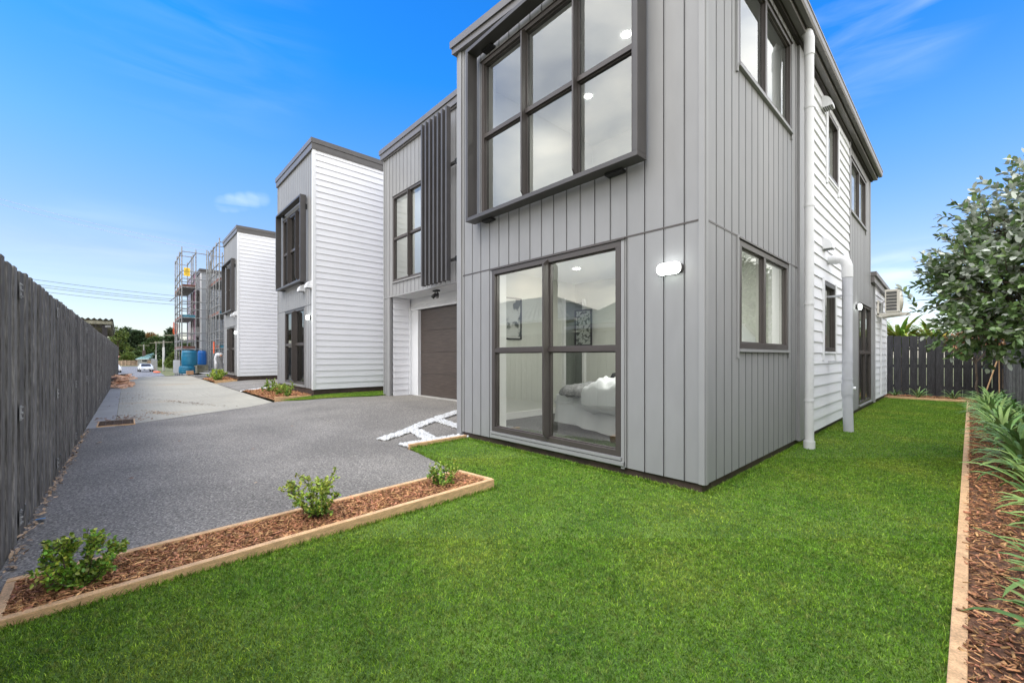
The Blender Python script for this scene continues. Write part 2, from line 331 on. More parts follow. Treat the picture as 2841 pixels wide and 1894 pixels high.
def grass_mat():
    m = bpy.data.materials.new('grass_blades'); m.use_nodes = True; t = m.node_tree; n = t.nodes; l = t.links.new; n.clear()
    out = n.new('ShaderNodeOutputMaterial'); b = n.new('ShaderNodeBsdfPrincipled'); b.inputs['Roughness'].default_value = .5
    try: b.inputs['Specular IOR Level'].default_value = .25
    except Exception: pass
    geo = n.new('ShaderNodeNewGeometry')
    a = n.new('ShaderNodeTexNoise'); a.inputs['Scale'].default_value = 1.1; a.inputs['Detail'].default_value = 5; l(geo.outputs['Position'], a.inputs['Vector'])
    c = n.new('ShaderNodeTexNoise'); c.inputs['Scale'].default_value = 13; c.inputs['Detail'].default_value = 5; l(geo.outputs['Position'], c.inputs['Vector'])
    r = n.new('ShaderNodeValToRGB'); ramp(r, [(.3, (.120, .275, .022)), (.5, (.170, .318, .026)), (.7, (.262, .365, .042))]); l(a.outputs[0], r.inputs[0])
    r2_ = n.new('ShaderNodeValToRGB'); ramp(r2_, [(0, (.40, .46, .6)), (.3, (.72, .78, .85)), (.6, (1.05, 1.05, 1.0)), (.88, (1.4, 1.28, 1.3)), (1, (2.3, 1.75, 2.2))]); l(geo.outputs['Random Per Island'], r2_.inputs[0])
    mu = n.new('ShaderNodeMixRGB'); mu.blend_type = 'MULTIPLY'; mu.inputs[0].default_value = 1; l(r.outputs[0], mu.inputs[1]); l(r2_.outputs[0], mu.inputs[2])
    mr_ = n.new('ShaderNodeMapRange'); mr_.inputs['From Min'].default_value = .3; mr_.inputs['From Max'].default_value = .7; mr_.inputs['To Min'].default_value = .66; mr_.inputs['To Max'].default_value = 1.26; l(c.outputs[0], mr_.inputs[0])
    s_ = n.new('ShaderNodeVectorMath'); s_.operation = 'SCALE'; l(mu.outputs[0], s_.inputs[0]); l(mr_.outputs[0], s_.inputs['Scale']); e_ = n.new('ShaderNodeTexNoise'); e_.inputs['Scale'].default_value = 27; e_.inputs['Detail'].default_value = 3; l(geo.outputs['Position'], e_.inputs['Vector'])
    er = n.new('ShaderNodeValToRGB'); ramp(er, [(.52, 0.0), (.72, .6)]); l(e_.outputs[0], er.inputs[0]); em = n.new('ShaderNodeMixRGB'); l(er.outputs[0], em.inputs[0]); l(s_.outputs[0], em.inputs[1]); em.inputs[2].default_value = (.33, .33, .10, 1)
    k_ = n.new('ShaderNodeTexNoise'); k_.inputs['Scale'].default_value = 60; k_.inputs['Detail'].default_value = 2; l(geo.outputs['Position'], k_.inputs['Vector'])
    kr = n.new('ShaderNodeMapRange'); kr.inputs['From Min'].default_value = .36; kr.inputs['From Max'].default_value = .64; kr.inputs['To Min'].default_value = .65; kr.inputs['To Max'].default_value = 1.4; l(k_.outputs[0], kr.inputs[0])
    s_ = n.new('ShaderNodeVectorMath'); s_.operation = 'SCALE'; l(em.outputs[0], s_.inputs[0]); l(kr.outputs[0], s_.inputs['Scale'])
    l(s_.outputs[0], b.inputs['Base Color'])
    tl = n.new('ShaderNodeBsdfTranslucent'); l(s_.outputs[0], tl.inputs[0]); ms = n.new('ShaderNodeMixShader'); ms.inputs[0].default_value = .3
    l(b.outputs[0], ms.inputs[1]); l(tl.outputs[0], ms.inputs[2]); l(ms.outputs[0], out.inputs[0])
    return m
M['grass'] = grass_mat()

# ------------------------------------------------------------ terrain
def sst(a, b, x):
    t = min(1, max(0, (x - a) / (b - a))); return t*t*(3-2*t)
def rise(x, y):                                    # the yard climbs a little towards the garages
    return .15 * sst(2.0, 4.3, y) * sst(-5.4, -8.5, x) if x < -5.4 else 0.0
def gz(x, y):
    z = rise(x, y)
    edge = -33.0 - 9.5 * sst(2.9, 3.6, y)
    return z + (-1.35 - z) * min(1, max(0, (edge - x) / 15))
def ruled(lo, hi, n, dz=0, zf=gz, sub=1):
    """surface between two polylines"""
    def dens(p):
        q = []
        for i in range(len(p)-1):
            for k in range(sub): t = k/sub; q.append((p[i][0]*(1-t)+p[i+1][0]*t, p[i][1]*(1-t)+p[i+1][1]*t))
        return q + [p[-1]]
    lo, hi = dens(lo), dens(hi); m = MB(); W_ = len(lo)
    vs = []
    for j in range(n+1):
        t = j/n
        for a, b in zip(lo, hi):
            x = a[0]*(1-t)+b[0]*t; y = a[1]*(1-t)+b[1]*t; vs.append((x, y, zf(x, y)+dz))
    m.add(vs, [(j*W_+i, j*W_+i+1, (j+1)*W_+i+1, (j+1)*W_+i) for j in range(n) for i in range(W_-1)])
    return m
def struct(o, *_): o['kind'] = 'structure'; return o
def lin(a, b, n): return [(a[0]+(b[0]-a[0])*i/n, a[1]+(b[1]-a[1])*i/n) for i in range(n+1)]

xs = [-420, -300, -200, -140, -110] + [-90 + 3*i for i in range(35)] + [14, 25, 60, 150, 400]
ys = [-400, -150, -60, -25, -12] + [-6 + .8*i for i in range(36)] + [26, 35, 60, 120, 400]
m = MB(); m.add([(x, y, gz(x, y) - .07) for y in ys for x in xs], [(j*len(xs)+i, j*len(xs)+i+1, (j+1)*len(xs)+i+1, (j+1)*len(xs)+i) for j in range(len(ys)-1) for i in range(len(xs)-1)])
M['verge'] = pmat('verge_ground', (.10, .13, .035), .95, .3, .8, fine=.3, fs=12, col2=(.18, .17, .07))
struct(m.build('ground', M['verge']))

# driveway asphalt in front of the garage
up = [(-12.05, 2.78), (-10.5, 2.76), (-9, 2.75), (-7.5, 2.74), (-6.2, 2.74), (-5.3, 2.74), (-4.97, 2.73), (-4.5, 2.71), (-4.1, 2.65), (-3.75, 2.56), (-3.46, 2.46)]
lo = lin((-10.0, -.52), (-3.38, -.52), 10)
struct(ruled(lo, up, 8).build('driveway', M['asphalt']))
struct(ruled([(-12.05, 2.78), (-10.5, 2.76), (-9, 2.75), (-7.5, 2.74), (-6.2, 2.74), (-5.0, 2.74)], [(-10.42, 5.9), (-9.5, 5.9), (-8.3, 5.9), (-7.2, 5.9), (-6.2, 5.9), (-5.0, 5.9)], 40, .0005, sub=6).build('driveway', M['asphalt']))
m = MB(); m.box(-10.2, -5.6, 5.78, 5.98, .05, .165); struct(m.build('garage_threshold', M['channel'], bevel=.01))
# concrete lane
struct(ruled(lin((-10.0, -.12), (-33, -.07), 40), lin((-12.05, 2.78), (-33, 2.9), 40), 10, .006).build('driveway', M['concrete']))
struct(ruled(lin((-10.0, -.52), (-33, -.4), 40), lin((-9.96, -.125), (-33, -.075), 40), 2, .004).build('path', M['channel']))
# street
st = ruled([(-33.01, y_) for y_ in (-3, -1, 1, 2.95)], [(-48, y_) for y_ in (-3, -1, 1, 3.6)], 10, .002); struct(st.build('road', M['road']))
st = ruled(lin((-48, -40), (-48, 3.5), 8), lin((-146, -60), (-146, 5.2), 8), 8, -.03); struct(st.build('road', M['road']))
struct(ruled(lin((-34, 3.0), (-48, 3.05), 8), lin((-34, 3.7), (-48, 4.4), 8), 4, .01).build('pavement', M['channel']))
# garage lanes of the houses further along
for dx in (0, -10.25):
    struct(ruled(lin((-16.45+dx, 2.83), (-21.9+dx if dx == 0 else -31+dx*.0-.5, 2.86), 6), lin((-15.9+dx, 6.2), (-21.4+dx if dx == 0 else -31.0, 6.2), 6), 6, .008).build('driveway', M['asphalt']))

def pip(x, y, poly):
    ins = np.zeros(len(x), bool); j = len(poly)-1
    for i in range(len(poly)):
        xi, yi = poly[i]; xj, yj = poly[j]
        with np.errstate(divide='ignore', invalid='ignore'):
            c = ((yi > y) != (yj > y)) & (x < (xj-xi)*(y-yi)/((yj-yi) if yj != yi else 1e-9)+xi)
        ins ^= c; j = i
    return ins
rng = np.random.default_rng(5)
fwd = np.array([-math.sin(R(47.2)), math.cos(R(47.2))]); rgt = np.array([math.cos(R(47.2)), math.sin(R(47.2))])
LAWN = [(-2.93, -.5), (-.06, -.5), (.058, 16.33), (-1.62, 16.33), (-1.62, 3.83), (-4.98, 3.83), (-4.97, 2.76), (-4.5, 2.73), (-4.1, 2.67), (-3.75, 2.58), (-3.4, 2.53), (-2.93, 2.53)]
m = MB()
m.add([(-2.93, -.5, 0), (-.035, -.5, 0), (-.012, 2.53, 0), (-2.93, 2.53, 0)], [(0, 1, 2, 3)])
m.add([(-4.97, 2.76, 0), (-4.5, 2.73, 0), (-4.1, 2.67, 0), (-3.75, 2.58, 0), (-3.4, 2.53, 0), (-.012, 2.53, 0), (-.002, 3.83, 0), (-4.98, 3.83, 0)], [tuple(range(8))])
m.add([(-1.62, 3.83, 0), (-.002, 3.83, 0), (.086, 16.33, 0), (-1.62, 16.33, 0)], [(0, 1, 2, 3)])
struct(m.build('lawn', M['grassbase']))
wedge = ruled([(-12.02, 2.95), (-11.5, 3.3), (-11.0, 4.0), (-10.7, 4.8)], [(-12.02, 6.4), (-11.6, 6.4), (-11.1, 6.4), (-10.9, 6.4)], 5, .012)
struct(wedge.build('lawn', M['grassbase']))
def blades(x, y, z, h, wd):
    n = len(x); az = rng.uniform(0, 2*np.pi, n); ln = rng.uniform(.2, 1.3, n) * h; la = rng.uniform(0, 2*np.pi, n)
    base = np.stack([x, y, z], 1); s = np.stack([np.cos(az), np.sin(az), np.zeros(n)], 1) * (wd/2)[:, None]
    lean = np.stack([np.cos(la)*ln, np.sin(la)*ln, np.zeros(n)], 1)
    mid = base + lean*.35 + np.array([0, 0, 1])*(h*.6)[:, None]; tip = base + lean + np.array([0, 0, 1])*(h*.95)[:, None]
    V = np.empty((n, 5, 3)); V[:, 0] = base-s; V[:, 1] = base+s; V[:, 2] = mid+s*.8; V[:, 3] = mid-s*.8; V[:, 4] = tip
    o = np.arange(n)[:, None]*5
    F = np.concatenate([o+np.array([[0, 1, 2]]), o+np.array([[0, 2, 3]]), o+np.array([[3, 2, 4]])], 0)
    return V.reshape(-1, 3), F
N_TRY = 2600000
x = rng.uniform(-5.0, .06, N_TRY); y = rng.uniform(-.5, 16.33, N_TRY)
t = x*fwd[0]+y*fwd[1]; lat = x*rgt[0]+y*rgt[1]
dens = np.where(t < 2.8, 1.0, np.where(t < 5, .5, .24)); inview = (t > 1.0) & (np.abs(lat) < 1.35*t+.3)
dens = np.where(inview, dens, .06)
k = (rng.uniform(0, 1, N_TRY) < dens) & pip(x, y, LAWN); x, y, t = x[k], y[k], t[k]
wd = np.clip(.0018+.0007*t, .0026, .008) * rng.uniform(.7, 1.3, len(x)); h = rng.uniform(.006, .019, len(x))
V, F = blades(x, y, np.zeros(len(x)), h, wd)
tag(np_mesh('grass', V, F, M['grass']), 'dense short mown green grass of the lawn around the grey house', 'grass', kind='stuff')
EX = []; EY = []
for a, b, n in (((-4.98, 3.70), (-1.60, 3.72), 2600), ((-1.53, 3.75), (-1.53, 16.3), 6500), ((-2.915, -.4), (-2.93, 2.5), 1800), ((-.065, .5), (.05, 16.3), 6500), ((-4.96, 2.8), (-4.98, 3.7), 500), ((-3.4, 2.55), (-4.9, 2.76), 900)):
    tt = rng.uniform(0, 1, n); EX.append(a[0]+(b[0]-a[0])*tt+rng.normal(0, .012, n)); EY.append(a[1]+(b[1]-a[1])*tt+rng.normal(0, .012, n))
x = np.concatenate(EX); y = np.concatenate(EY); t = x*fwd[0]+y*fwd[1]
V, F = blades(x, y, np.zeros(len(x)), rng.uniform(.015, .045, len(x)), np.clip(.002+.0006*t, .003, .008))
tag(np_mesh('grass', V, F, M['grass']), 'longer untrimmed grass along the lawn edges and house foot', 'grass', kind='stuff')
x = rng.uniform(-12.0, -10.7, 26000); y = rng.uniform(2.95, 6.4, 26000); k = pip(x, y, [(-12.02, 2.95), (-11.5, 3.3), (-11.0, 4.0), (-10.7, 4.8), (-10.9, 6.4), (-12.02, 6.4)]); x, y = x[k], y[k]
V, F = blades(x, y, np.array([gz(a, b)+.012 for a, b in zip(x, y)]), rng.uniform(.02, .035, len(x)), np.full(len(x), .011))
tag(np_mesh('grass', V, F, M['grass']), 'small wedge of bright grass between the two nearest houses', 'grass', kind='stuff')

# ------------------------------------------------------------ mulch, timber edging, pebbles
def chips(name, n, sampler, zf, label, L=(.02, .06), sc_=1.0, mat='chips'):
    P = sampler(n); n = len(P); z = np.array([zf(a, b) for a, b in P])
    c = np.concatenate([P, z[:, None]+rng.uniform(.002, .026, n)[:, None]], 1)
    az = rng.uniform(0, 2*np.pi, n); el = rng.normal(0, .28, n); d = np.stack([np.cos(az)*np.cos(el), np.sin(az)*np.cos(el), np.sin(el)], 1)
    rl = rng.normal(0, .5, n); s0 = unit(np.cross(d, [0, 0, 1.])); u0 = np.cross(s0, d); s = s0*np.cos(rl)[:, None]+u0*np.sin(rl)[:, None]; u = np.cross(s, d)
    LL = rng.uniform(L[0], L[1], n)*rng.uniform(.5, 1.3, n)*sc_; WW = LL*rng.uniform(.12, .4, n); TT = np.full(n, .003*sc_)
    V = np.empty((n, 8, 3)); q = 0
    for kk in (-1, 1):
        for i, j in ((-1, -1), (1, -1), (1, 1), (-1, 1)):
            tp = np.where(rng.uniform(0, 1, n) < .5, .5, 1.0)
            V[:, q] = c+d*(i*LL/2)[:, None]+s*(j*WW/2*tp)[:, None]+u*(kk*TT/2)[:, None]; q += 1
    o = np.arange(n)[:, None]*8
    F = np.concatenate([o+np.array([f]) for f in ((0, 3, 2, 1), (4, 5, 6, 7), (0, 1, 5, 4), (1, 2, 6, 5), (2, 3, 7, 6), (3, 0, 4, 7))], 0)
    return tag(np_mesh(name, V.reshape(-1, 3), F, M[mat]), label, 'mulch' if mat == 'chips' else 'pebbles', kind='stuff')
def quad_s(a, b, c, d, pw=1.0):
    a, b, c, d = [np.array(p, float) for p in (a, b, c, d)]
    def f(n):
        u = rng.uniform(0, 1, n)[:, None]; v = (rng.uniform(0, 1, n)**pw)[:, None]
        return (a*(1-u)+b*u)*(1-v)+(d*(1-u)+c*u)*v
    return f
def bed(a, b, c, d, n, name_label, dz, cn=(30, 6), L=(.02, .06), sc_=1.0, pw=1.0, sl=0):
    zf_ = lambda x, y: gz(x, y)+sl*(y+.4)
    mm = ruled(lin(a, b, cn[1]), lin(d, c, cn[1]), cn[0], dz, zf_)
    mm.v = [(p[0], p[1], p[2]+random.uniform(-.008, .008)) for p in mm.v]
    g = mm.build('garden_bed', M['mulchbase'], smooth=True); struct(g)
    chips('mulch', n, quad_s(a, b, c, d, pw), lambda x, y: zf_(x, y)+dz, name_label, L, sc_)
bed((-3.41, -.42), (-2.96, -.42), (-2.97, 2.48), (-3.41, 2.43), 14000, 'reddish bark mulch in the narrow bed between driveway and lawn', .012, L=(.010, .05), sl=.013)
bed((-.01, .6), (.86, .6), (.82, 16.4), (.09, 16.4), 24000, 'bark mulch under the strap-leaved row beside the right fence', .03, (60, 6), L=(.012, .052), pw=1.7)
bed((-1.7, 16.42), (.8, 16.42), (.75, 17.6), (-1.7, 17.6), 1500, 'bark mulch along the foot of the black rear fence', .02, (8, 16), L=(.04, .09))
bed((-16.2, 2.85), (-12.15, 2.85), (-12.15, 3.75), (-15.6, 3.75), 3200, 'bark mulch bed in front of the second house', .03, (8, 20), L=(.04, .1))
bed((-26.3, 2.9), (-22.4, 2.9), (-22.4, 3.75), (-25.9, 3.75), 1800, 'bark mulch bed in front of the third house', .03, (8, 20), L=(.06, .13))
def edging(a, b, wd, z0, z1, label, z2=None):
    d = (b[0]-a[0], b[1]-a[1], 0); L = math.hypot(*d[:2]); n = max(1, int(L/2.4))
    mm = MB()
    for i in range(n):
        t0, t1 = i/n, (i+1)/n; c = (a[0]+d[0]*(t0+t1)/2, a[1]+d[1]*(t0+t1)/2, (z0+z1)/2)
        if z2 is None: mm.obox(c, d, L/n-.004, wd, z1-z0)
        else:
            zm = z1+(z2-z1)*(t0+t1)/2; d3 = (d[0], d[1], z2-z1); mm.obox((c[0], c[1], zm-.05), d3, L/n-.004, wd, .1)
    o = mm.build('timber_edging', M['timber'], bevel=.004); return tag(o, label, 'edging')
edging((-3.43, -.46), (-3.43, 2.42), .045, -.05, .040, 'pine edging board between the black driveway and narrow mulch bed', .085)
edging((-2.945, -.46), (-2.96, 2.50), .045, -.05, .040, 'pine edging board between the narrow mulch bed and the lawn', .09)
edging((-3.44, 2.445), (-2.985, 2.50), .04, -.05, .084, 'short pine board closing the far end of the narrow bed')
edging((-3.40, -.44), (-2.97, -.43), .04, -.05, .038, 'short pine board closing the near end of the narrow bed')
edging((-.030, .3), (.088, 16.38), .052, -.05, .045, 'long straight pine edging between lawn and right-hand mulch bed')
edging((-1.7, 16.38), (.05, 16.38), .06, -.05, .06, 'pine edging along the rear bed below the black fence')
edging((-5.0, 2.76), (-5.02, 3.72), .04, -.05, .055, 'short pine edging beside the white pebble path')
edging((-12.12, 2.85), (-12.12, 3.74), .05, -.02, .16, 'pine edging between the second house bed and grass wedge')
edging((-22.37, 2.9), (-22.37, 3.74), .05, -.02, .16, 'pine edging at the third house mulch bed')
# pebbles between asphalt pavers
PEB = []
def pstrip(pts, wd):
    for a, b in zip(pts[:-1], pts[1:]):
        L = math.hypot(b[0]-a[0], b[1]-a[1]); n = int(L*wd*3600)
        for _ in range(n):
            t = random.random(); o = random.uniform(-.5, .5)*wd; nx, ny = -(b[1]-a[1])/L, (b[0]-a[0])/L
            PEB.append((a[0]+(b[0]-a[0])*t+nx*o, a[1]+(b[1]-a[1])*t+ny*o))
pstrip([(-5.14, 2.76), (-5.15, 3.9), (-5.33, 4.7)], .24)
pstrip([(-5.72, 2.72), (-6.0, 3.25), (-6.35, 3.75), (-6.75, 4.5), (-7.0, 5.0)], .17)
pstrip([(-5.2, 3.25), (-6.05, 3.45)], .2)
pstrip([(-5.4, 4.15), (-6.5, 4.2)], .2)
ico = bpy.data.meshes.new('tmp')
import bmesh
bm = bmesh.new(); bmesh.ops.create_icosphere(bm, subdivisions=1, radius=1); IV = np.array([v.co[:] for v in bm.verts]); IF = np.array([[v.index for v in f.verts] for f in bm.faces]); bm.free()
bpy.data.meshes.remove(ico)
def pebbles(P, label, r0=.014, r1=.026, zoff=.010):
    n = len(P); P = np.array(P); z = np.array([gz(a, b) for a, b in P])+zoff+rng.uniform(0, .018, n)
    r = rng.uniform(r0, r1, n); S = np.stack([r*rng.uniform(.8, 1.3, n), r*rng.uniform(.8, 1.3, n), r*rng.uniform(.55, .8, n)], 1)
    V = IV[None]*S[:, None]*(1+rng.uniform(-.12, .12, (n, len(IV), 1)))
    az = rng.uniform(0, 6.28, n); cs, sn = np.cos(az)[:, None], np.sin(az)[:, None]
    Vx = V[:, :, 0]*cs-V[:, :, 1]*sn; Vy = V[:, :, 0]*sn+V[:, :, 1]*cs
    V = np.stack([Vx+P[:, 0:1], Vy+P[:, 1:2], V[:, :, 2]+z[:, None]], 2)
    F = (IF[None]+(np.arange(n)*len(IV))[:, None, None]).reshape(-1, 3)
    return tag(np_mesh('pebbles', V.reshape(-1, 3), F, M['pebble'], smooth=True), label, 'pebbles', kind='stuff')
pebbles(PEB, 'white pebbles laid between the dark asphalt pavers of the path')
PEB = []; pstrip([(-16.35, 2.86), (-16.1, 4.2)], .2); pstrip([(-16.3, 2.84), (-15.9, 3.6)], .15)
pebbles(PEB, 'white pebble strip between the second house bed and its driveway', .02, .035)

# ------------------------------------------------------------ wall builders
def regions(u0, u1, z0, z1, ops):
    us = sorted({u0, u1, *[min(max(o[0], u0), u1) for o in ops], *[min(max(o[1], u0), u1) for o in ops]}); res = []
    for a, b in zip(us[:-1], us[1:]):
        if b-a < 1e-5: continue
        mid = (a+b)/2; cuts = sorted([(max(o[2], z0), min(o[3], z1)) for o in ops if o[0] < mid < o[1]]); z = z0
        for c0, c1 in cuts:
            if c0 > z+1e-5: res.append((a, b, z, c0))
            z = max(z, c1)
        if z < z1-1e-5: res.append((a, b, z, z1))
    return res
def wpt(ax, pl, u, z, o): return (u, pl-o, z) if ax == 'Y' else (pl+o, u, z)
def vclad(m, ax, pl, u0, u1, z0, z1, ops=(), g0=0.0, pitch=.1985, gw=.011, gd=.016, ztop=None):
    for a, b, c, d in regions(u0, u1, z0, z1, ops):
        k = math.ceil((a-g0)/pitch+1e-6); pr = [(a, 0)]
        while True:
            g = g0+k*pitch
            if g > b-gw: break
            if g > a+gw: pr += [(g-gw/2, 0), (g-gw/2, -gd), (g+gw/2, -gd), (g+gw/2, 0), (g+gw/2+.006, .0), (g+gw/2+.0061, -.003), (g+gw/2+.0125, -.003), (g+gw/2+.0126, 0)]
            k += 1
        pr.append((b, 0)); n = len(pr)
        zt = (lambda u: d) if ztop is None or abs(d-z1) > 1e-4 else ztop
        V = [wpt(ax, pl, u, c, o) for u, o in pr]+[wpt(ax, pl, u, zt(u), o) for u, o in pr]
        m.add(V, [(i, i+1, n+i+1, n+i) for i in range(n-1)])
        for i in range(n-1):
            if pr[i][1] < -.009 or pr[i+1][1] < -.009: m.mi[-(n-1)+i] = 1  # groove sides and bottom get the painted shadow tone
def hboard(m, ax, pl, u0, u1, z0, z1, ops=(), zb=.09, pitch=.169, ob=.024, ot=.004):
    for a, b, c, d in regions(u0, u1, z0, z1, ops):
        k = math.floor((c-zb)/pitch+1e-6)
        while zb+k*pitch < d-1e-4:
            lo_, hi_ = zb+k*pitch, zb+(k+1)*pitch; s0, s1 = max(lo_, c), min(hi_, d)
            o0 = ob+(ot-ob)*(s0-lo_)/pitch; o1 = ob+(ot-ob)*(s1-lo_)/pitch
            m.add([wpt(ax, pl, a, s0, o0), wpt(ax, pl, b, s0, o0), wpt(ax, pl, b, s1, o1), wpt(ax, pl, a, s1, o1)], [(0, 1, 2, 3)])
            m.add([wpt(ax, pl, a, s0, o0), wpt(ax, pl, b, s0, o0), wpt(ax, pl, b, s0, -.01), wpt(ax, pl, a, s0, -.01)], [(0, 3, 2, 1)])
            k += 1
def window(parent, ax, pl, u0, u1, z0, z1, mull=(), trans=(), fins=0, fw=.055, mw=.05, out=.018, sillmat='clad_edge', reveal=.16, trim=None, slide=False, blind=None, inner=True):
    m = MB(); i_ = -.075 if ax == 'Y' else -.045
    for a, b, c, d in ((u0, u1, z0, z0+fw), (u0, u1, z1-fw, z1), (u0, u0+fw, z0+fw, z1-fw), (u1-fw, u1, z0+fw, z1-fw)):
        m.wbox(ax, pl, a, b, c, d, i_, out)
    us = [u0+fw]+[q for p in mull for q in (p-mw/2, p+mw/2)]+[u1-fw]
    zs = [z0+fw]+[q for p in trans for q in (p-mw/2, p+mw/2)]+[z1-fw]
    for p in mull: m.wbox(ax, pl, p-mw/2, p+mw/2, z0+fw, z1-fw, i_, out-.002)
    for p in trans:
        for k in range(0, len(us), 2): m.wbox(ax, pl, us[k], us[k+1], p-mw/2, p+mw/2, i_, out-.004)
    if fins:
        for p in mull:
            pf = [(p+mw*.1, .0), (p+mw*.1+.022, .0)]
            a, b = p+mw*.1, p+mw*.1+.022
            # fin with bevelled ends
            P = [wpt(ax, pl, a, z0+.02, out-.004), wpt(ax, pl, b, z0+.02, out-.004), wpt(ax, pl, b, z0+.02+fins*.9, fins), wpt(ax, pl, a, z0+.02+fins*.9, fins),
                 wpt(ax, pl, a, z1-.02, out-.004), wpt(ax, pl, b, z1-.02, out-.004), wpt(ax, pl, b, z1-.02-fins*.6, fins), wpt(ax, pl, a, z1-.02-fins*.6, fins)]
            m.add(P, [(0, 1, 2, 3), (3, 2, 6, 7), (7, 6, 5, 4), (0, 3, 7, 4), (1, 5, 6, 2), (0, 4, 5, 1)])
    g = MB()
    for i in range(0, len(us), 2):
        for j in range(0, len(zs), 2):
            a, b, c, d = us[i], us[i+1], zs[j], zs[j+1]; bd = .013; oo = -.012
            for q in ((a, b, c, c+bd), (a, b, d-bd, d), (a, a+bd, c+bd, d-bd), (b-bd, b, c+bd, d-bd)): m.wbox(ax, pl, *q, -.05 if ax == 'Y' else -.035, oo)
            g.add([wpt(ax, pl, a+.008, c+.008, -.03), wpt(ax, pl, b-.008, c+.008, -.03), wpt(ax, pl, b-.008, d-.008, -.03), wpt(ax, pl, a+.008, d-.008, -.03)], [(0, 1, 2, 3)])
    w_ = m.build('window', M['frame'], parent, bevel=.0015)
    g.build('pane', M['glass'], w_)
    s_ = MB(); s_.wbox(ax, pl, u0-.015, u1+.015, z0-.035, z0-.004, -.02, .035); s_.build('sill', M[sillmat], w_)
    s_ = MB(); s_.wbox(ax, pl, u0-.03, u1+.03, z1+.004, z1+.012, -.005, .03); s_.build('head_flashing', M['frame'], w_)
    if reveal:
        r_ = MB(); q = i_-.0005
        r_.wbox(ax, pl, u0-.02, u0+.02, z0, z1, q, q-reveal); r_.wbox(ax, pl, u1-.02, u1+.02, z0, z1, q, q-reveal)
        r_.wbox(ax, pl, u0+.02, u1-.02, z0-.02, z0+.02, q, q-reveal); r_.wbox(ax, pl, u0+.02, u1-.02, z1-.02, z1+.02, q, q-reveal)
        r_.build('reveal', M['ceil'], w_)
    return w_
def room(parent, x0, x1, y0, y1, z0, z1, floor='carpet', ops_front=(), ops_right=(), name='room_lining', mat='wallin'):
    """inside linings as thin sheets with holes at the windows"""
    m = MB()
    def sheet(ax, pl, u0, u1, ops):
        for a, b, c, d in regions(u0, u1, z0, z1, ops):
            m.add([wpt(ax, pl, a, c, 0), wpt(ax, pl, b, c, 0), wpt(ax, pl, b, d, 0), wpt(ax, pl, a, d, 0)], [(0, 1, 2, 3)])
    sheet('Y', y0, x0, x1, ops_front); sheet('Y', y1, x0, x1, ()); sheet('X', x0, y0, y1, ()); sheet('X', x1, y0, y1, ops_right)
    o = m.build(name, M[mat], parent)
    f = MB(); f.add([(x0, y0, z0+.001), (x1, y0, z0+.001), (x1, y1, z0+.001), (x0, y1, z0+.001)], [(0, 1, 2, 3)]); f.build('floor_covering', M[floor], parent)
    c = MB(); c.add([(x0, y0, z1), (x1, y0, z1), (x1, y1, z1), (x0, y1, z1)], [(0, 1, 2, 3)]); c.build('room_ceiling', M['ceil'], parent)
    return o
def surround(parent, x0, x1, z0, z1, yf, yb, brk=True):
    m = MB(); t = .05
    m.box(x0, x1, yf, yb, z0, z0+t); m.box(x0, x1, yf, yb, z1-t, z1); m.box(x0, x0+t, yf, yb, z0+t, z1-t); m.box(x1-t, x1, yf, yb, z0+t, z1-t)
    o = m.build('window_surround', M['dark'], parent, bevel=.003)
    b = MB()
    for xx in (x0+.22, x1-.45):
        for z in (z0-.028, z1-t-.03): b.box(xx, xx+.2, yb-.05, yb+.035, z, z+.027)
    b.box(x1-.002, x1+.006, yb-.03, yb+.03, z1-.4, z1-.25); b.parts('bracket', M['black'], o)
def wall_lamp(ax, pl, u, z, label, L=.235, H=.118):
    t = thing('wall_lamp', wpt(ax, pl, u, z-H/2, 0), label, 'wall lamp', 'lit bulkhead lamps on the house walls')
    def stad(L_, H_):
        r = H_*.40; P = []
        for cx_, cz_, a0 in ((1, 1, 0), (-1, 1, 90), (-1, -1, 180), (1, -1, 270)):
            for k in range(7): a = R(a0+90*k/6); P.append((u+cx_*(L_/2-r)+r*math.cos(a), z+cz_*(H_/2-r)+r*math.sin(a)))
        return P
    def solid(P, prof):
        m = MB(); n = len(P); V = []
        for o, sh in prof: V += [wpt(ax, pl, u+(a-u)*sh, z+(b-z)*sh, o) for a, b in P]
        k = len(prof)
        m.add(V, [(j*n+i, j*n+(i+1) % n, (j+1)*n+(i+1) % n, (j+1)*n+i) for j in range(k-1) for i in range(n)]+[tuple(range((k-1)*n, k*n)), tuple(range(n))[::-1]])
        return m
    solid(stad(L, H*.78), [(-.001, 1), (.040, 1), (.044, .97)]).build('backplate', M['dark'], t)
    solid(stad(L-.012, H-.012), [(.0445, .97), (.052, 1), (.072, .97), (.080, .88)]).build('diffuser', M['lamp'], t)
    return t
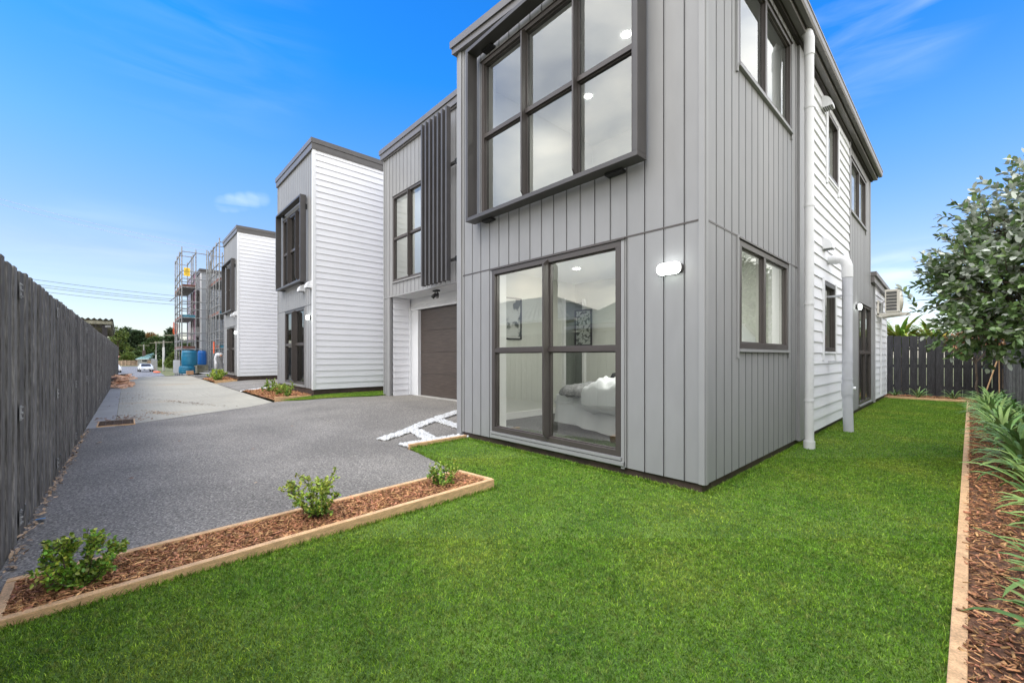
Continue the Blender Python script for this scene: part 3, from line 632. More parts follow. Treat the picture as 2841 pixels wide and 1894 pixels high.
def vent(ax, pl, u, z, label, s=.2):
    """quarter-round hooded extractor vent"""
    t = thing('wall_vent', wpt(ax, pl, u, z, 0), label, 'vent', 'white hooded vents on the house walls')
    m = MB(); m.wbox(ax, pl, u-s*.55, u+s*.55, z-.01, z+s*1.06, .0, .014); m.build('backplate', M['white'], t)
    h_ = MB(); n = 8; prof = [(0.014, z+s)]+[(.014+s*.72*math.sin(R(90*k/n)), z+.01+(s-.01)*math.cos(R(90*k/n))) for k in range(1, n+1)]+[(.014, z+.01)]
    k = len(prof)
    h_.add([wpt(ax, pl, u-s/2, b, a) for a, b in prof]+[wpt(ax, pl, u+s/2, b, a) for a, b in prof],
           [tuple(range(k)), tuple(range(2*k-1, k-1, -1))]+[(i, i+1, i+1+k, i+k) for i in range(k-1)])
    h_.build('hood', M['white'], t)
    g = MB()
    for i in range(5): g.wbox(ax, pl, u-s*.46, u+s*.46, z-.002, z+.0095, .03+i*s*.13, .036+i*s*.13)
    g.parts('louvre', M['dark'], t)
    return t

# ------------------------------------------------------------ MAIN HOUSE
H = thing('house', (-1.55, 3.75, 0), 'large grey two-storey house nearest the camera with box-framed upper window and bronze garage door', 'house', None)
FY, SX = 3.75, -1.55
gw = (-4.444, -2.393, .19, 2.405); uw = (-4.667, -2.215, 3.22, 5.40)
m = MB(); vclad(m, 'Y', FY, -5.14, -1.60, .085, 2.425, [gw], g0=-5.108)
zr = lambda u: 5.84-(u+5.29)*.088
vclad(m, 'Y', FY, -5.14, -1.60, 2.441, 5.52, [uw], g0=-5.108, ztop=None)
vclad(m, 'Y', FY, -5.14, -1.60, 5.52, 5.6, [], g0=-5.108, ztop=zr)
m.build('front_cladding', [M['clad'], M['groove_shade']], H)
t_ = MB()
# left corner stack of trims, right corner trim, trim beside the ground window
t_.box(-5.294, -5.235, FY-.004, FY+.2, .05, 5.84); t_.box(-5.230, -5.16, FY-.022, FY+.1, .05, 5.83); t_.box(-5.155, -5.14, FY-.006, FY+.1, .085, 5.83)
t_.box(-1.60, -1.546, FY-.012, FY+.006, .083, 5.5); t_.box(-1.60, SX+.012, FY+.008, FY+.055, .083, 5.5)
t_.box(-2.389, -2.352, FY-.016, FY-.001, .07, 2.41); t_.box(-4.47, -4.449, FY-.012, FY-.001, .12, 2.41); t_.box(-4.47, -2.352, FY-.03, FY-.001, .10, .145)
t_.parts('corner_trim', M['clad_edge'], H, bevel=.002)
j = MB(); j.box(-5.155, -1.60, FY-.004, FY+.02, 2.425, 2.441); j.box(-2.43, -2.34, FY-.03, FY-.004, 2.413, 2.43); j.box(SX-.02, SX+.004, FY+.055, 6.77, 2.425, 2.441)
j.parts('flashing', M['frame'], H)
p = MB(); p.box(-5.2, -1.585, FY+.03, FY+.2, -.1, .084); p.box(-1.75, SX-.03, FY+.2, 16.3, -.1, .082); p.parts('plinth', M['plinth'], H)
window(H, 'Y', FY, gw[0], gw[1], gw[2], gw[3], mull=[-3.42], trans=[1.30], fins=.10, fw=.06, mw=.055)
window(H, 'Y', FY, uw[0], uw[1], uw[2], uw[3], mull=[-3.82, -2.99], trans=[4.335], fins=.075, fw=.05, mw=.055)
surround(H, -4.80, -2.09, 3.12, 5.55, 3.545, 3.715)
# side walls
sg = (4.556, 6.272, 1.30, 2.40); su = (4.536, 6.42, 4.17, 5.32)
m = MB(); vclad(m, 'X', SX, 3.805, 6.77, .085, 2.425, [sg], g0=3.81, pitch=.191, gw=.014, gd=.022); vclad(m, 'X', SX, 3.805, 6.77, 2.441, 5.55, [su], g0=3.81, pitch=.191, gw=.014, gd=.022)
m.build('side_cladding', [M['clad'], M['groove_shade']], H); m = MB()
bu = (10.72, 12.58, 4.15, 5.23); sl = (11.70, 13.41, .16, 2.38)
vclad(m, 'X', SX, 10.60, 13.36, .085, 5.55, [bu, sl, (13.2, 13.4, 0, .01)], g0=10.6, pitch=.191); vclad(m, 'X', SX, 13.36, 13.88, .085, 3.0, [sl], g0=10.6, pitch=.191)
m.build('side_cladding', [M['clad'], M['groove_shade']], H)
t_ = MB(); t_.box(SX-.02, SX+.03, 6.77, 6.99, .06, 5.55); t_.box(SX-.02, SX+.012, 6.99, 7.17, .05, 5.55)
t_.box(SX-.02, SX+.03, 10.53, 10.60, .06, 5.55); t_.box(SX-.02, SX+.032, 13.88, 13.965, .06, 3.36); t_.box(SX-.02, SX+.012, 13.30, 13.36, 2.5, 5.55)
for wv in (sg, su): t_.box(SX+.0005, SX+.02, wv[0]-.05, wv[0]-.018, wv[2]-.1, wv[3]+.04); t_.box(SX+.0005, SX+.02, wv[1]+.018, wv[1]+.05, wv[2]-.1, wv[3]+.04)
t_.box(SX+.0005, SX+.02, 12.6, 12.64, 4.03, 5.28)
t_.parts('corner_trim', M['clad_edge'], H, bevel=.002)
s1 = (8.283, 9.11, 1.30, 2.43); s2 = (8.544, 9.354, 4.22, 5.28)
m = MB(); hboard(m, 'X', SX, 7.17, 10.53, .09, 5.55, [s1, s2]); m.build('weatherboard', M['wb'], H)
m = MB(); hboard(m, 'X', SX, 13.965, 16.3, .12, 3.0, []); m.build('weatherboard', M['wb'], H)
t_ = MB(); t_.box(SX, SX+.03, 16.3, 16.35, .12, 3.2)
for a in (s1, s2):
    t_.box(SX+.0, SX+.035, a[0]-.11, a[0]-.016, a[2]-.15, a[3]+.05); t_.box(SX+.0, SX+.035, a[1]+.016, a[1]+.11, a[2]-.15, a[3]+.05)
t_.parts('window_facing', M['white'], H, bevel=.002)
window(H, 'X', SX, *sg, mull=[5.36], fw=.06, mw=.07, out=.014); window(H, 'X', SX, *su, mull=[5.41], fw=.05, mw=.06, out=.014)
window(H, 'X', SX, *s1, fw=.06, out=.03, sillmat='white'); window(H, 'X', SX, *s2, fw=.05, out=.03, sillmat='white')
window(H, 'X', SX, *bu, mull=[11.7], fw=.05, mw=.06, out=.014)
wd_ = window(H, 'X', SX, *sl, mull=[12.55], trans=[1.3], fw=.05, mw=.06, out=.012)
# roof of the front block: monopitch, soffit, gutter
r_ = MB()
def zt(x): return 6.03-(x+5.29)*.088
P = [(-5.36, zt(-5.36)), (-1.40, zt(-1.40)), (-1.40, zt(-1.40)-.10), (-5.36, zt(-5.36)-.10)]
r_.ext(P, 'Y', 3.66, 13.46)
P = [(-5.34, zt(-5.34)-.10), (-1.42, zt(-1.42)-.10), (-1.42, zt(-1.42)-.19), (-5.34, zt(-5.34)-.19)]
r_.ext(P, 'Y', 3.685, 13.44)
rf = r_.build('roof', M['fascia'], H, bevel=.003)
g = MB(); g.box(-1.56, -1.405, 3.70, 13.44, 5.548, 5.556); g.build('soffit', M['soffit'], rf)
g = MB(); g.box(SX+.001, SX+.045, 3.76, 7.17, 5.47, 5.53); g.box(SX+.001, SX+.05, 7.17, 10.53, 5.46, 5.50); g.box(SX+.001, SX+.045, 10.53, 13.40, 5.47, 5.53)
g.box(SX+.046, SX+.06, 3.76, 13.40, 5.505, 5.547); g.parts('soffit_trim', M['soffit'], rf)
g = MB(); g.ext([(-1.40, 5.555), (-1.345, 5.555), (-1.33, 5.58), (-1.33, 5.66), (-1.322, 5.668), (-1.322, 5.69), (-1.345, 5.69), (-1.345, 5.60), (-1.40, 5.60)], 'Y', 3.64, 13.47)
g.build('gutter', M['fascia'], rf)
# lean-to at the rear
r_ = MB(); r_.ext([(13.36, 3.28), (16.45, 3.14), (16.45, 3.04), (13.36, 3.18)], 'X', -9, SX+.12); r_.ext([(13.38, 3.18), (16.40, 3.04), (16.40, 2.9), (13.38, 3.03)], 'X', -9, SX+.08)
r_.build('lean_to_roof', M['fascia'], H)
# closing walls never seen from the lawn
b = MB(); b.box(-5.29, -5.27, FY+.2, 13.36, 0, 5.8); b.box(-10.85, -1.6, 13.34, 13.36, 0, 5.5); b.box(-9, -1.6, 16.28, 16.3, 0, 3.0); b.box(-10.87, -10.85, 5.3, 13.36, .1, 6.6)
b.parts('rear_wall', M['wb'], H)
# ---- garage wing
WY = 5.25; ww = (-10.32, -8.55, 3.19, 5.44)
m = MB(); vclad(m, 'Y', WY, -10.83, -5.29, 2.83, 6.58, [ww], g0=-10.36, pitch=.193); vclad(m, 'Y', WY, -10.83, -10.60, .14, 2.80, [], g0=-10.36, pitch=.193)
m.build('wing_cladding', [M['clad'], M['groove_shade']], H)
t_ = MB(); t_.box(-10.875, -10.83, WY-.015, WY+.1, .1, 6.6); t_.box(-10.60, -10.545, WY-.01, WY+.03, 2.83, 6.58); t_.box(-10.60, -10.52, WY-.01, WY+.06, .1, 2.80); t_.box(-10.83, -5.3, WY-.012, WY+.02, 2.80, 2.83)
t_.parts('corner_trim', M['clad_edge'], H)
window(H, 'Y', WY, *ww, mull=[-9.46], trans=[4.32], fins=.07, fw=.055, mw=.06)
m = MB(); m.box(-10.99, -5.28, WY-.10, 13.4, 6.755, 6.88); m.box(-10.96, -5.28, WY-.075, 13.38, 6.61, 6.752); m.box(-10.9, -5.28, WY-.04, WY-.0005, 6.575, 6.608)
m.build('parapet_roof', M['fascia'], H, bevel=.004)
m = MB(); m.box(-5.36, -5.28, 3.7, WY-.1, 5.95, 6.06); m.build('parapet_cap', M['fascia'], H)
m = MB(); m.box(-10.52, -5.30, WY+.02, 5.9, 2.805, 2.815); m.box(-10.52, -5.3, 5.86, 5.9, 2.545, 2.805); m.box(-10.50, -5.3, 5.84, 5.86, 2.60, 2.612); m.parts('soffit', M['white'], H)
m = MB(); hboard(m, 'X', -10.50, WY+.07, 5.84, .13, 2.80, zb=.13); m.build('weatherboard', M['wb'], H)
m = MB(); m.box(-10.50, -10.44, 5.81, 5.87, .12, 2.545); m.box(-10.45, -10.085, 5.868, 5.9, .12, 2.545); m.box(-10.10, -10.08, 5.85, 5.98, .165, 2.48); m.box(-10.45, -5.3, 5.83, 5.9, 2.485, 2.54); m.box(-10.46, -5.3, 5.80, 5.87, 2.541, 2.552)
m.parts('door_jamb', M['white'], H)
m = MB()
for k in range(4): m.box(-10.08, -5.9, 5.94, 5.98, .17+k*.578, .17+(k+1)*.578-.006)
m.box(-10.08, -5.9, 5.955, 5.975, .17, 2.48); gd_ = m.build('garage_door', M['door'], H, bevel=.004)
m = MB()
for k in range(7):
    x0 = -8.49+k*.166; m.box(x0, x0+.055, 5.0, 5.105, 2.83, 6.53)
sc_ = m.build('batten_screen', M['dark'], H, bevel=.002)
m = MB()
for z in (3.25, 5.3): m.box(-8.45, -7.25, 5.106, 5.16, z, z+.05); m.box(-7.29, -7.22, 5.106, WY, z-.02, z+.08); m.box(-8.4, -8.35, 5.106, WY, z, z+.05)
m.parts('bracket', M['black'], sc_)
# downpipes
m = MB(); x0, y0 = -1.39, 6.66
m.tube([(x0, y0, .02), (x0, y0, 5.2)], .053, 20); m.tube([(x0, y0, 5.2), (x0, y0, 5.42), (x0-.02, y0+.01, 5.50), (x0-.05, y0+.02, 5.56)], .06, 20)
m.tube([(x0, y0, -.02), (x0, y0, .10)], .066, 20)
for z in (.62, 1.9, 3.2, 4.5): m.tube([(x0, y0, z), (x0, y0, z+.03)], .059, 20)
m.build('downpipe', M['pvc'], H, smooth=False)
m = MB(); x1, y1 = -1.285, 8.62
m.tube([(x1+.02, y1-.02, -.02), (x1, y1, .62)], .068, 22); m.tube([(x1, y1, .60), (x1, y1, .78)], .078, 22); m.tube([(x1, y1, .78), (x1, y1, 2.52)], .069, 22); m.tube([(x1, y1, .56), (x1, y1, .60)], .074, 22); m.tube([(x1, y1, .84), (x1, y1, .87)], .074, 22)
for z in (1.12, 2.2): m.tube([(x1, y1, z), (x1, y1, z+.022)], .073, 22); m.box(SX, x1-.06, y1+.05, y1+.06, z, z+.022); m.box(SX, x1-.06, y1-.06, y1-.05, z, z+.022)
m.build('soil_pipe', M['pvcg'], H)
m = MB(); m.tube([(x1, y1, 2.50), (x1, y1, 2.62)], .076, 22)
m.tube([(x1, y1, 2.60), (x1, y1, 2.68), (x1-.02, y1, 2.75), (x1-.06, y1, 2.80), (x1-.12, y1, 2.82), (SX, y1, 2.82)], .074, 22); m.tube([(x1-.13, y1, 2.82), (x1-.16, y1, 2.82)], .080, 22)
m.build('pipe_elbow', M['pvc'], H); m = MB(); m.tube([(x1+.06, y1+.02, .70), (x1+.105, y1+.03, .70)], .03, 12); m.build('inspection_cap', M['pvc'], H)
# interiors
room(H, -5.15, -1.71, 3.90, 6.45, .17, 2.62, ops_front=[(gw[0]-.02, gw[1]+.02, gw[2]-.02, gw[3]+.02)], ops_right=[(sg[0]-.02, sg[1]+.02, sg[2]-.02, sg[3]+.02)])
room(H, -5.15, -1.71, 3.90, 7.0, 2.80, 5.50, ops_front=[(uw[0]-.02, uw[1]+.02, uw[2]-.02, uw[3]+.02)], ops_right=[(su[0]-.02, su[1]+.02, su[2]-.02, su[3]+.02)], mat='ceil')
room(H, -10.7, -5.4, 5.40, 9.0, 2.9, 6.4, ops_front=[(ww[0]-.02, ww[1]+.02, ww[2]-.02, ww[3]+.02)], mat='ceil')
room(H, -4.5, -1.71, 7.4, 10.2, .17, 5.5, ops_right=[(s1[0]-.02, s1[1]+.02, s1[2]-.02, s1[3]+.02), (s2[0]-.02, s2[1]+.02, s2[2]-.02, s2[3]+.02)])
room(H, -4.5, -1.71, 10.3, 13.8, .15, 2.6, ops_right=[(sl[0]-.02, sl[1]+.02, sl[2]-.02, sl[3]+.02)]); room(H, -4.5, -1.71, 10.3, 13.3, 2.8, 5.45, ops_right=[(bu[0]-.02, bu[1]+.02, bu[2]-.02, bu[3]+.02)], mat='ceil')
m = MB(); m.box(-5.149, -5.12, 3.95, 6.08, .172, .28); m.box(-4.9, -1.72, 6.42, 6.449, .172, .28); m.parts('skirting', M['ceil'], H)
m = MB(); m.box(-5.148, -5.11, 6.10, 6.44, .173, 2.25); m.box(-5.11, -4.92, 6.40, 6.44, .173, 2.25); m.parts('wardrobe_door', M['hall'], H)
m = MB(); m.box(-5.15, -5.09, 6.05, 6.10, .173, 2.31); m.box(-4.93, -4.88, 6.38, 6.447, .173, 2.31); m.parts('architrave', M['ceil'], H)
m = MB()
for x, y, z in ((-2.9, 5.0, 2.617), (-4.2, 5.3, 2.617)): m.lathe([(.055, -.001), (.055, -.006)], (x, y, z), 20)
for x, y in ((-3.05, 4.9), (-4.2, 5.6), (-2.6, 6.2)): m.lathe([(.055, -.001), (.055, -.006)], (x, y, 5.497), 20)
m.parts('downlight', M['down'], H)
for (x, y, z, e) in ((-2.9, 5.0, 2.605, 24), (-3.05, 4.9, 5.485, 3), (-4.2, 5.6, 5.485, 3), (-9.3, 7, 6.38, 30), (-3.0, 8.8, 5.48, 18), (-3, 12, 5.43, 16)):
    ld = bpy.data.lights.new('downlight_glow', 'AREA'); ld.shape = 'DISK'; ld.energy = e; ld.size = .10; ld.color = (1, .97, .92); lo_ = bpy.data.objects.new('downlight_glow', ld); lo_.location = (x, y, z); C.objects.link(lo_); lo_.parent = H; lo_.location = (x-WPOS[H.name][0], y-WPOS[H.name][1], z)

# fittings on the houses
wall_lamp('Y', FY, -1.855, 2.03, 'white lit bulkhead lamp on the near grey corner right of the large ground window')
wall_lamp('X', SX, 11.42, 2.27, 'lit bulkhead lamp beside the rear sliding door on the side wall', .2, .13)
vent('X', SX, 8.25, 5.17, 'white hooded vent high on the weatherboards just under the eave', .19)
vent('X', SX, 8.3, 2.93, 'white hooded vent on the weatherboards above the narrow ground floor window', .18)
sp = thing('spotlight', (-8.6, 5.5, 2.74), 'black twin spotlight under the soffit over the garage door', 'spotlight')
m = MB(); m.box(-8.67, -8.50, 5.43, 5.53, 2.765, 2.804); m.build('base', M['black'], sp)
for dx, dd in ((-.055, (-.5, -.35, -.75)), (.055, (.35, -.4, -.8))):
    d = unit(np.array(dd)); c0 = np.array((-8.585+dx, 5.48, 2.765)); c1 = c0+np.array((0, 0, -.05)); hd = c1+d*.11
    m = MB(); m.tube([c0, c1], .009, 8); m.tube([c1-d*.02, c1+d*.03, hd], [.022, .038, .044], 16); h0 = m.build('lamp_head', M['black'], sp)
    m = MB(); m.tube([hd+d*.001, hd+d*.003], .036, 16); m.build('lens', M['steel'], h0)

# ---- air conditioner on wall bracket
ac = thing('air_conditioner', (-1.24, 14.75, 2.33), 'cream outdoor air conditioning unit on a wall bracket above the rear lean-to wall', 'air conditioner')
x0, x1, y0, y1, z0, z1 = -1.37, -1.10, 14.3, 15.08, 2.35, 2.915
m = MB(); m.box(x0, x1, y0+.012, y1, z0, z1); m.box(x0-.004, x1+.004, y0+.008, y1+.004, z1-.03, z1+.008)
for q in ((x0, x0+.022, z0, z1), (x1-.045, x1, z0, z1), (x0+.022, x1-.045, z0, z0+.03), (x0+.022, x1-.045, z1-.05, z1)): m.box(q[0], q[1], y0, y0+.013, q[2], q[3])
for k in range(1, 6): m.box(x0+.022, x1-.045, y0-.001, y0+.013, z0+.03+k*.081-.006, z0+.03+k*.081+.006)
m.build('casing', M['cream'], ac, bevel=.004)
m = MB(); m.box(x0+.02, x1-.044, y0+.009, y0+.0115, z0+.03, z1-.05); m.build('coil', M['acg'], ac)
m = MB(); n = 28; cy, cz = (y0+y1)/2-.02, (z0+z1)/2
for r in np.linspace(.05, .24, 8):
    m.tube([(x1+.05-.03*(r/.24)**2, cy+r*math.cos(2*math.pi*k/n), cz+r*math.sin(2*math.pi*k/n)) for k in range(n+1)], .004, 5, cap=False)
for k in range(8): m.tube([(x1+.05, cy, cz), (x1+.018, cy+.245*math.cos(k*math.pi/4), cz+.245*math.sin(k*math.pi/4))], .004, 5)
m.tube([(x1+.0, cy, cz), (x1+.02, cy, cz)], .25, 28); m.build('fan_guard', M['cream'], ac)
m = MB()
for yy in (y0+.02, y1-.14):
    m.box(SX+.02, -.93, yy, yy+.045, z0-.065, z0-.025); m.box(SX+.025, SX+.065, yy, yy+.05, z0-.1, z0+.32)
    m.ext([(SX+.065, z0-.066), (-1.0, z0-.066), (SX+.065, z0-.12)], 'Y', yy+.005, yy+.04)
m.box(SX+.025, SX+.05, y0-.02, y1, z0+.27, z0+.31); m.box(x0+.02, x1-.02, y0+.02, y0+.07, z0-.025, z0-.001); m.box(x0+.02, x1-.02, y1-.13, y1-.08, z0-.025, z0-.001)
m.parts('bracket', M['cream'], ac)
m = MB(); m.tube([(SX+.08, 14.62, 2.22), (SX+.09, 14.6, 2.5), (SX+.1, 14.6, 2.62), (SX+.14, 14.66, 2.68), (SX+.19, 14.75, 2.6), (SX+.22, 14.85, 2.5)], .028, 10); m.tube([(SX+.04, 14.9, .15), (SX+.04, 14.9, 2.3)], .018, 10); m.build('pipe', M['pvc'], ac)

# ------------------------------------------------------------ bedroom things
def soft(name, x0, x1, y0, y1, z0, z1, mat, parent, amp=.02, nx=18, ny=18, round_=.08, seed=1, droop=0):
    rs = np.random.default_rng(seed); V = []; F = []
    ph = rs.uniform(0, 6, 6)
    gx = np.linspace(-1, 1, nx); gy = np.linspace(-1, 1, ny)
    for s in (1, -1):
        for v in gy:
            for u in gx:
                e = max(0, 1-max(abs(u), abs(v))**6) ** .5
                wv = amp*(math.sin(u*7+ph[0]+v*3)*.5+math.sin(v*9+ph[1]-u*4)*.5+math.sin((u+v)*13+ph[2])*.3)
                x = (x0+x1)/2+(x1-x0)/2*u*(1-.04*abs(v)**3); y = (y0+y1)/2+(y1-y0)/2*v*(1-.04*abs(u)**3); zm = (z0+z1)/2
                V.append((x+wv*.3, y+wv*.3, zm+s*(z1-z0)/2*e+wv*e-droop*max(abs(u), abs(v))**5))
    n = nx*ny
    for j in range(ny-1):
        for i in range(nx-1):
            a = j*nx+i; F.append((a, a+1, a+1+nx, a+nx)); F.append((n+a, n+a+nx, n+a+1+nx, n+a+1))
    m = MB(); m.add(V, F); return m.build(name, mat, parent, smooth=True)
bd = thing('bed', (-3.1, 5.3, .17), 'white made bed seen through the large ground floor window', 'bed')
m = MB(); m.box(-4.04, -2.06, 4.70, 6.1, .24, .50); m.build('base', M['linen'], bd, bevel=.03)
soft('mattress', -4.06, -2.03, 4.66, 6.15, .44, .70, M['linen'], bd, .012, seed=2)
soft('bedspread', -4.12, -2.05, 4.58, 6.2, .36, .76, M['linen'], bd, .03, 30, 30, seed=3)
m = MB(); vs = []                       # hanging folds of the spread
pts = [(-2.05, 4.60), (-4.02, 4.62), (-4.10, 4.70), (-4.10, 6.1)]; seg = []
for a, b in zip(pts[:-1], pts[1:]):
    L = math.hypot(b[0]-a[0], b[1]-a[1]); k = max(2, int(L/.03))
    for i in range(k): seg.append((a[0]+(b[0]-a[0])*i/k, a[1]+(b[1]-a[1])*i/k, (b[1]-a[1])/L, -(b[0]-a[0])/L))
for jj in range(8):
    for i, (x, y, nx_, ny_) in enumerate(seg):
        o_ = (.006+.020*jj/7)*math.sin(i*.30+math.sin(i*.13)*2.5)+.03*jj/7; vs.append((x-nx_*o_, y-abs(ny_)*o_, .66-jj*.060+.035*math.sin(i*.11+1)*(jj/7)))
K = len(seg); m.add(vs, [(jj*K+i, jj*K+i+1, (jj+1)*K+i+1, (jj+1)*K+i) for jj in range(7) for i in range(K-1)]); m.build('valance', M['linen'], bd, smooth=True)
pl_ = soft('pillow', -3.42, -2.66, 4.40, 4.96, .56, .93, M['linen'], None, .035, 24, 24, seed=5, droop=.07); tag(pl_, 'plump white pillow at the window side of the bed', 'pillow')
pl_.rotation_euler = (R(14), R(-4), R(-8))
th_ = soft('throw_blanket', -3.90, -3.38, 4.50, 5.2, .70, .83, M['throw'], None, .02, 30, 30, seed=8, droop=.05); tag(th_, 'folded grey leaf-patterned blanket on the white bed', 'blanket')
th_.rotation_euler = (R(5), 0, R(-10))
cu_ = soft('cushion', -3.65, -2.8, 5.35, 5.85, .76, 1.0, M['cushion'], None, .02, 18, 18, seed=9); tag(cu_, 'dark patterned cushion at the back of the bed', 'cushion')
def picture(x, y0, y1, z0, z1, label, cols, ax='X'):
    t = thing('framed_picture', (x, y0, z0) if ax == 'X' else (y0, x, z0), label, 'picture')
    m = MB(); f = .022
    for q in ((y0, y1, z0, z0+f), (y0, y1, z1-f, z1), (y0, y0+f, z0+f, z1-f), (y1-f, y1, z0+f, z1-f)): m.wbox(ax, x, q[0], q[1], q[2], q[3], 0, .03)
    m.build('frame', M['black'], t)
    m = MB(); m.wbox(ax, x, y0+f, y1-f, z0+f, z1-f, .002, .012); m.build('print', cols, t)
picture(-5.149, 4.30, 4.97, 1.50, 2.2, 'black-framed abstract print on the bedroom left wall', hexm('abstract_print', (.62, .63, .60), var=.1, vs=3, col2=(.06, .07, .07), lo=.55, hi=.6, rough=.7))
picture(6.39, -5.09, -4.70, 1.42, 2.1, 'black-framed picture with dark leafy band near the wardrobe', hexm('leaf_print', (.45, .48, .44), var=.1, vs=16, col2=(.05, .06, .05), lo=.5, hi=.56, rough=.7), ax='Y')

# ------------------------------------------------------------ the houses further along the lane
def row_house(X0, label, full=True, prim='white', zt_=7.13, wing=True, winlab=True):
    h = thing('house', (X0, 3.75, .1), label, 'house', 'matching two-storey houses along the lane'); Y = 3.75; W0 = X0-3.55
    gwn = (X0-2.65, X0-.70, .41, 2.61); uwn = (X0-2.85, X0-.9, 3.42, 5.52)
    m = MB(); vclad(m, 'Y', Y, W0+.05, X0-.05, .33, 2.635, [gwn], g0=X0-.2, pitch=.195); vclad(m, 'Y', Y, W0+.05, X0-.05, 2.65, 6.83, [uwn], g0=X0-.2, pitch=.195); m.build('front_cladding', [M['clad'], M['groove_shade']], h)
    t = MB(); t.box(W0, W0+.05, Y-.015, Y+.1, .3, 6.83); t.box(gwn[0]-.03, gwn[1]+.05, Y-.03, Y-.001, .34, .385); t.box(gwn[1]+.01, gwn[1]+.05, Y-.016, Y-.001, .385, 2.62); t.parts('corner_trim', M['clad_edge'], h)
    t = MB(); t.box(X0-.05, X0+.03, Y-.02, Y+.06, .31, 6.84); t.build('corner_board', M['white'], h)
    t = MB(); t.box(W0+.05, X0-.06, Y-.004, Y+.02, 2.635, 2.65); t.build('flashing', M['frame'], h)
    m = MB(); hboard(m, 'X', X0, Y+.06, 14, .316, 6.83, zb=.316); m.build('weatherboard', M['wb'] if full else hexm('shaded_board', (.34, .36, .39), rough=.6), h)  # unfinished house: shade on its boards is put into a greyer colour
    p = MB(); p.box(W0+.05, X0-.02, Y+.03, 14, -.1, .33); p.build('plinth', M['plinth'], h)
    r = MB(); r.box(W0-.06, X0+.055, Y-.07, 14.05, 7.0, zt_); r.box(W0-.04, X0+.04, Y-.05, 14.03, 6.83, 6.997); rf = r.build('parapet_roof', M['fascia'] if full else M['fasciaD'], h)
    r = MB(); r.box(X0+.056, X0+.062, Y-.07, 14.05, 7.0, zt_); r.box(X0+.041, X0+.047, Y-.05, 14.03, 6.85, 6.985); r.build('side_fascia', M['fasciaD'], rf)
    b = MB(); b.box(W0, W0+.02, Y+.1, 14, .1, 6.83); b.box(W0, X0, 13.98, 14, .1, 6.83); b.build('rear_wall', M['wb'], h)
    window(h, 'Y', Y, *gwn, mull=[X0-1.58], trans=[1.57], fins=.12, fw=.06, mw=.07); window(h, 'Y', Y, *uwn, mull=[X0-2.12, X0-1.3], trans=[4.43], fins=.1, fw=.06, mw=.07)
    room(h, W0+.15, X0-.15, Y+.2, 7.0, .35, 2.7, ops_front=[(gwn[0]-.02, gwn[1]+.02, gwn[2]-.02, gwn[3]+.02)]); room(h, W0+.15, X0-.15, Y+.2, 7.0, 2.9, 5.8, ops_front=[(uwn[0]-.02, uwn[1]+.02, uwn[2]-.02, uwn[3]+.02)])
    surround(h, X0-3.05, X0-.48, 3.31, 5.72, 3.56, 3.715)
    if wing:
        a, b_ = W0-5.2, W0
        m = MB(); vclad(m, 'Y', 5.25, a, b_, 2.83, 6.6, [], g0=a, pitch=.195); m.build('wing_cladding', [M['clad'], M['groove_shade']], h)
        m = MB(); m.box(a-.1, b_, 5.17, 13.9, 6.6, 6.88); m.build('wing_roof', M['fascia'], h)
        m = MB(); m.box(a, a+.3, 5.25, 5.9, .1, 2.83); m.box(b_-.4, b_, 5.25, 5.9, .1, 2.83); m.box(a, b_, 5.27, 5.9, 2.6, 2.829); m.box(a, a+.02, 5.9, 13.9, .1, 6.6); m.parts('garage_wall', M['wb'], h)
        m = MB(); m.box(a+.3, b_-.4, 5.86, 5.9, .2, 2.6); m.build('garage_door', M['door'], h)
    return h
row_house(-12.0, 'second house along the lane, tall white weatherboard side wall and dark box-framed window')
row_house(-22.3, 'third house along the lane, smaller white weatherboard side wall left of the second house')
row_house(-35.0, 'farthest house, unfinished and half hidden behind the scaffolding', full=False, wing=False)
wall_lamp('Y', 3.75, -12.26, 2.29, 'lit lamp right of the tall ground window on the second house', .22, .14)
wall_lamp('Y', 3.75, -22.54, 2.29, 'lit lamp beside the ground window of the third house', .22, .14)
vent('Y', 3.75, -12.78, 3.05, 'left one of two hooded vents under the second house box window', .2); vent('Y', 3.75, -12.14, 3.07, 'right one of two hooded vents, at the white corner of the second house', .2)
vent('Y', 3.75, -23.1, 3.05, 'left one of two tiny vents under the third house box window', .2); vent('Y', 3.75, -22.5, 3.07, 'right one of two tiny vents, at the white corner of the third house', .2)

# ------------------------------------------------------------ fences
def fy(x): return -.525+(-3-x)*.0070
LF = thing('fence', (-10, -.5, 0), 'long tall weathered charcoal board fence along the left of the driveway', 'fence')
m = MB(); x = 2.2; i = 0
while x > -36.5:
    wd2 = random.uniform(.085, .145); yo = fy(x)-(.0 if i % 2 == 0 else .014)-random.uniform(0, .004); zt2 = 1.80+random.uniform(-.012, .014); zb2 = gz(x, -.5)-.03
    if x < -33: zt2 -= .0
    tl = random.uniform(-.0015, .0015)
    m.add([(x-wd2-tl, yo-.018, zb2), (x, yo-.018, zb2), (x, yo, zb2), (x-wd2, yo, zb2), (x-wd2+tl, yo-.018, zt2), (x+tl, yo-.018, zt2), (x+tl, yo, zt2), (x-wd2+tl, yo, zt2)],
          [(0,3,2,1),(4,5,6,7),(0,1,5,4),(1,2,6,5),(2,3,7,6),(3,0,4,7)])
    x -= wd2*(.93 if i % 2 else .90); i += 1
m.build('board_panel', M['fence'], LF)
m = MB()
for zz in (.3, .9, 1.55): m.box(-36.4, 2.2, -.66, -.61, zz, zz+.09)
m.parts('rail', M['fencewood'], LF)
plate_me = None
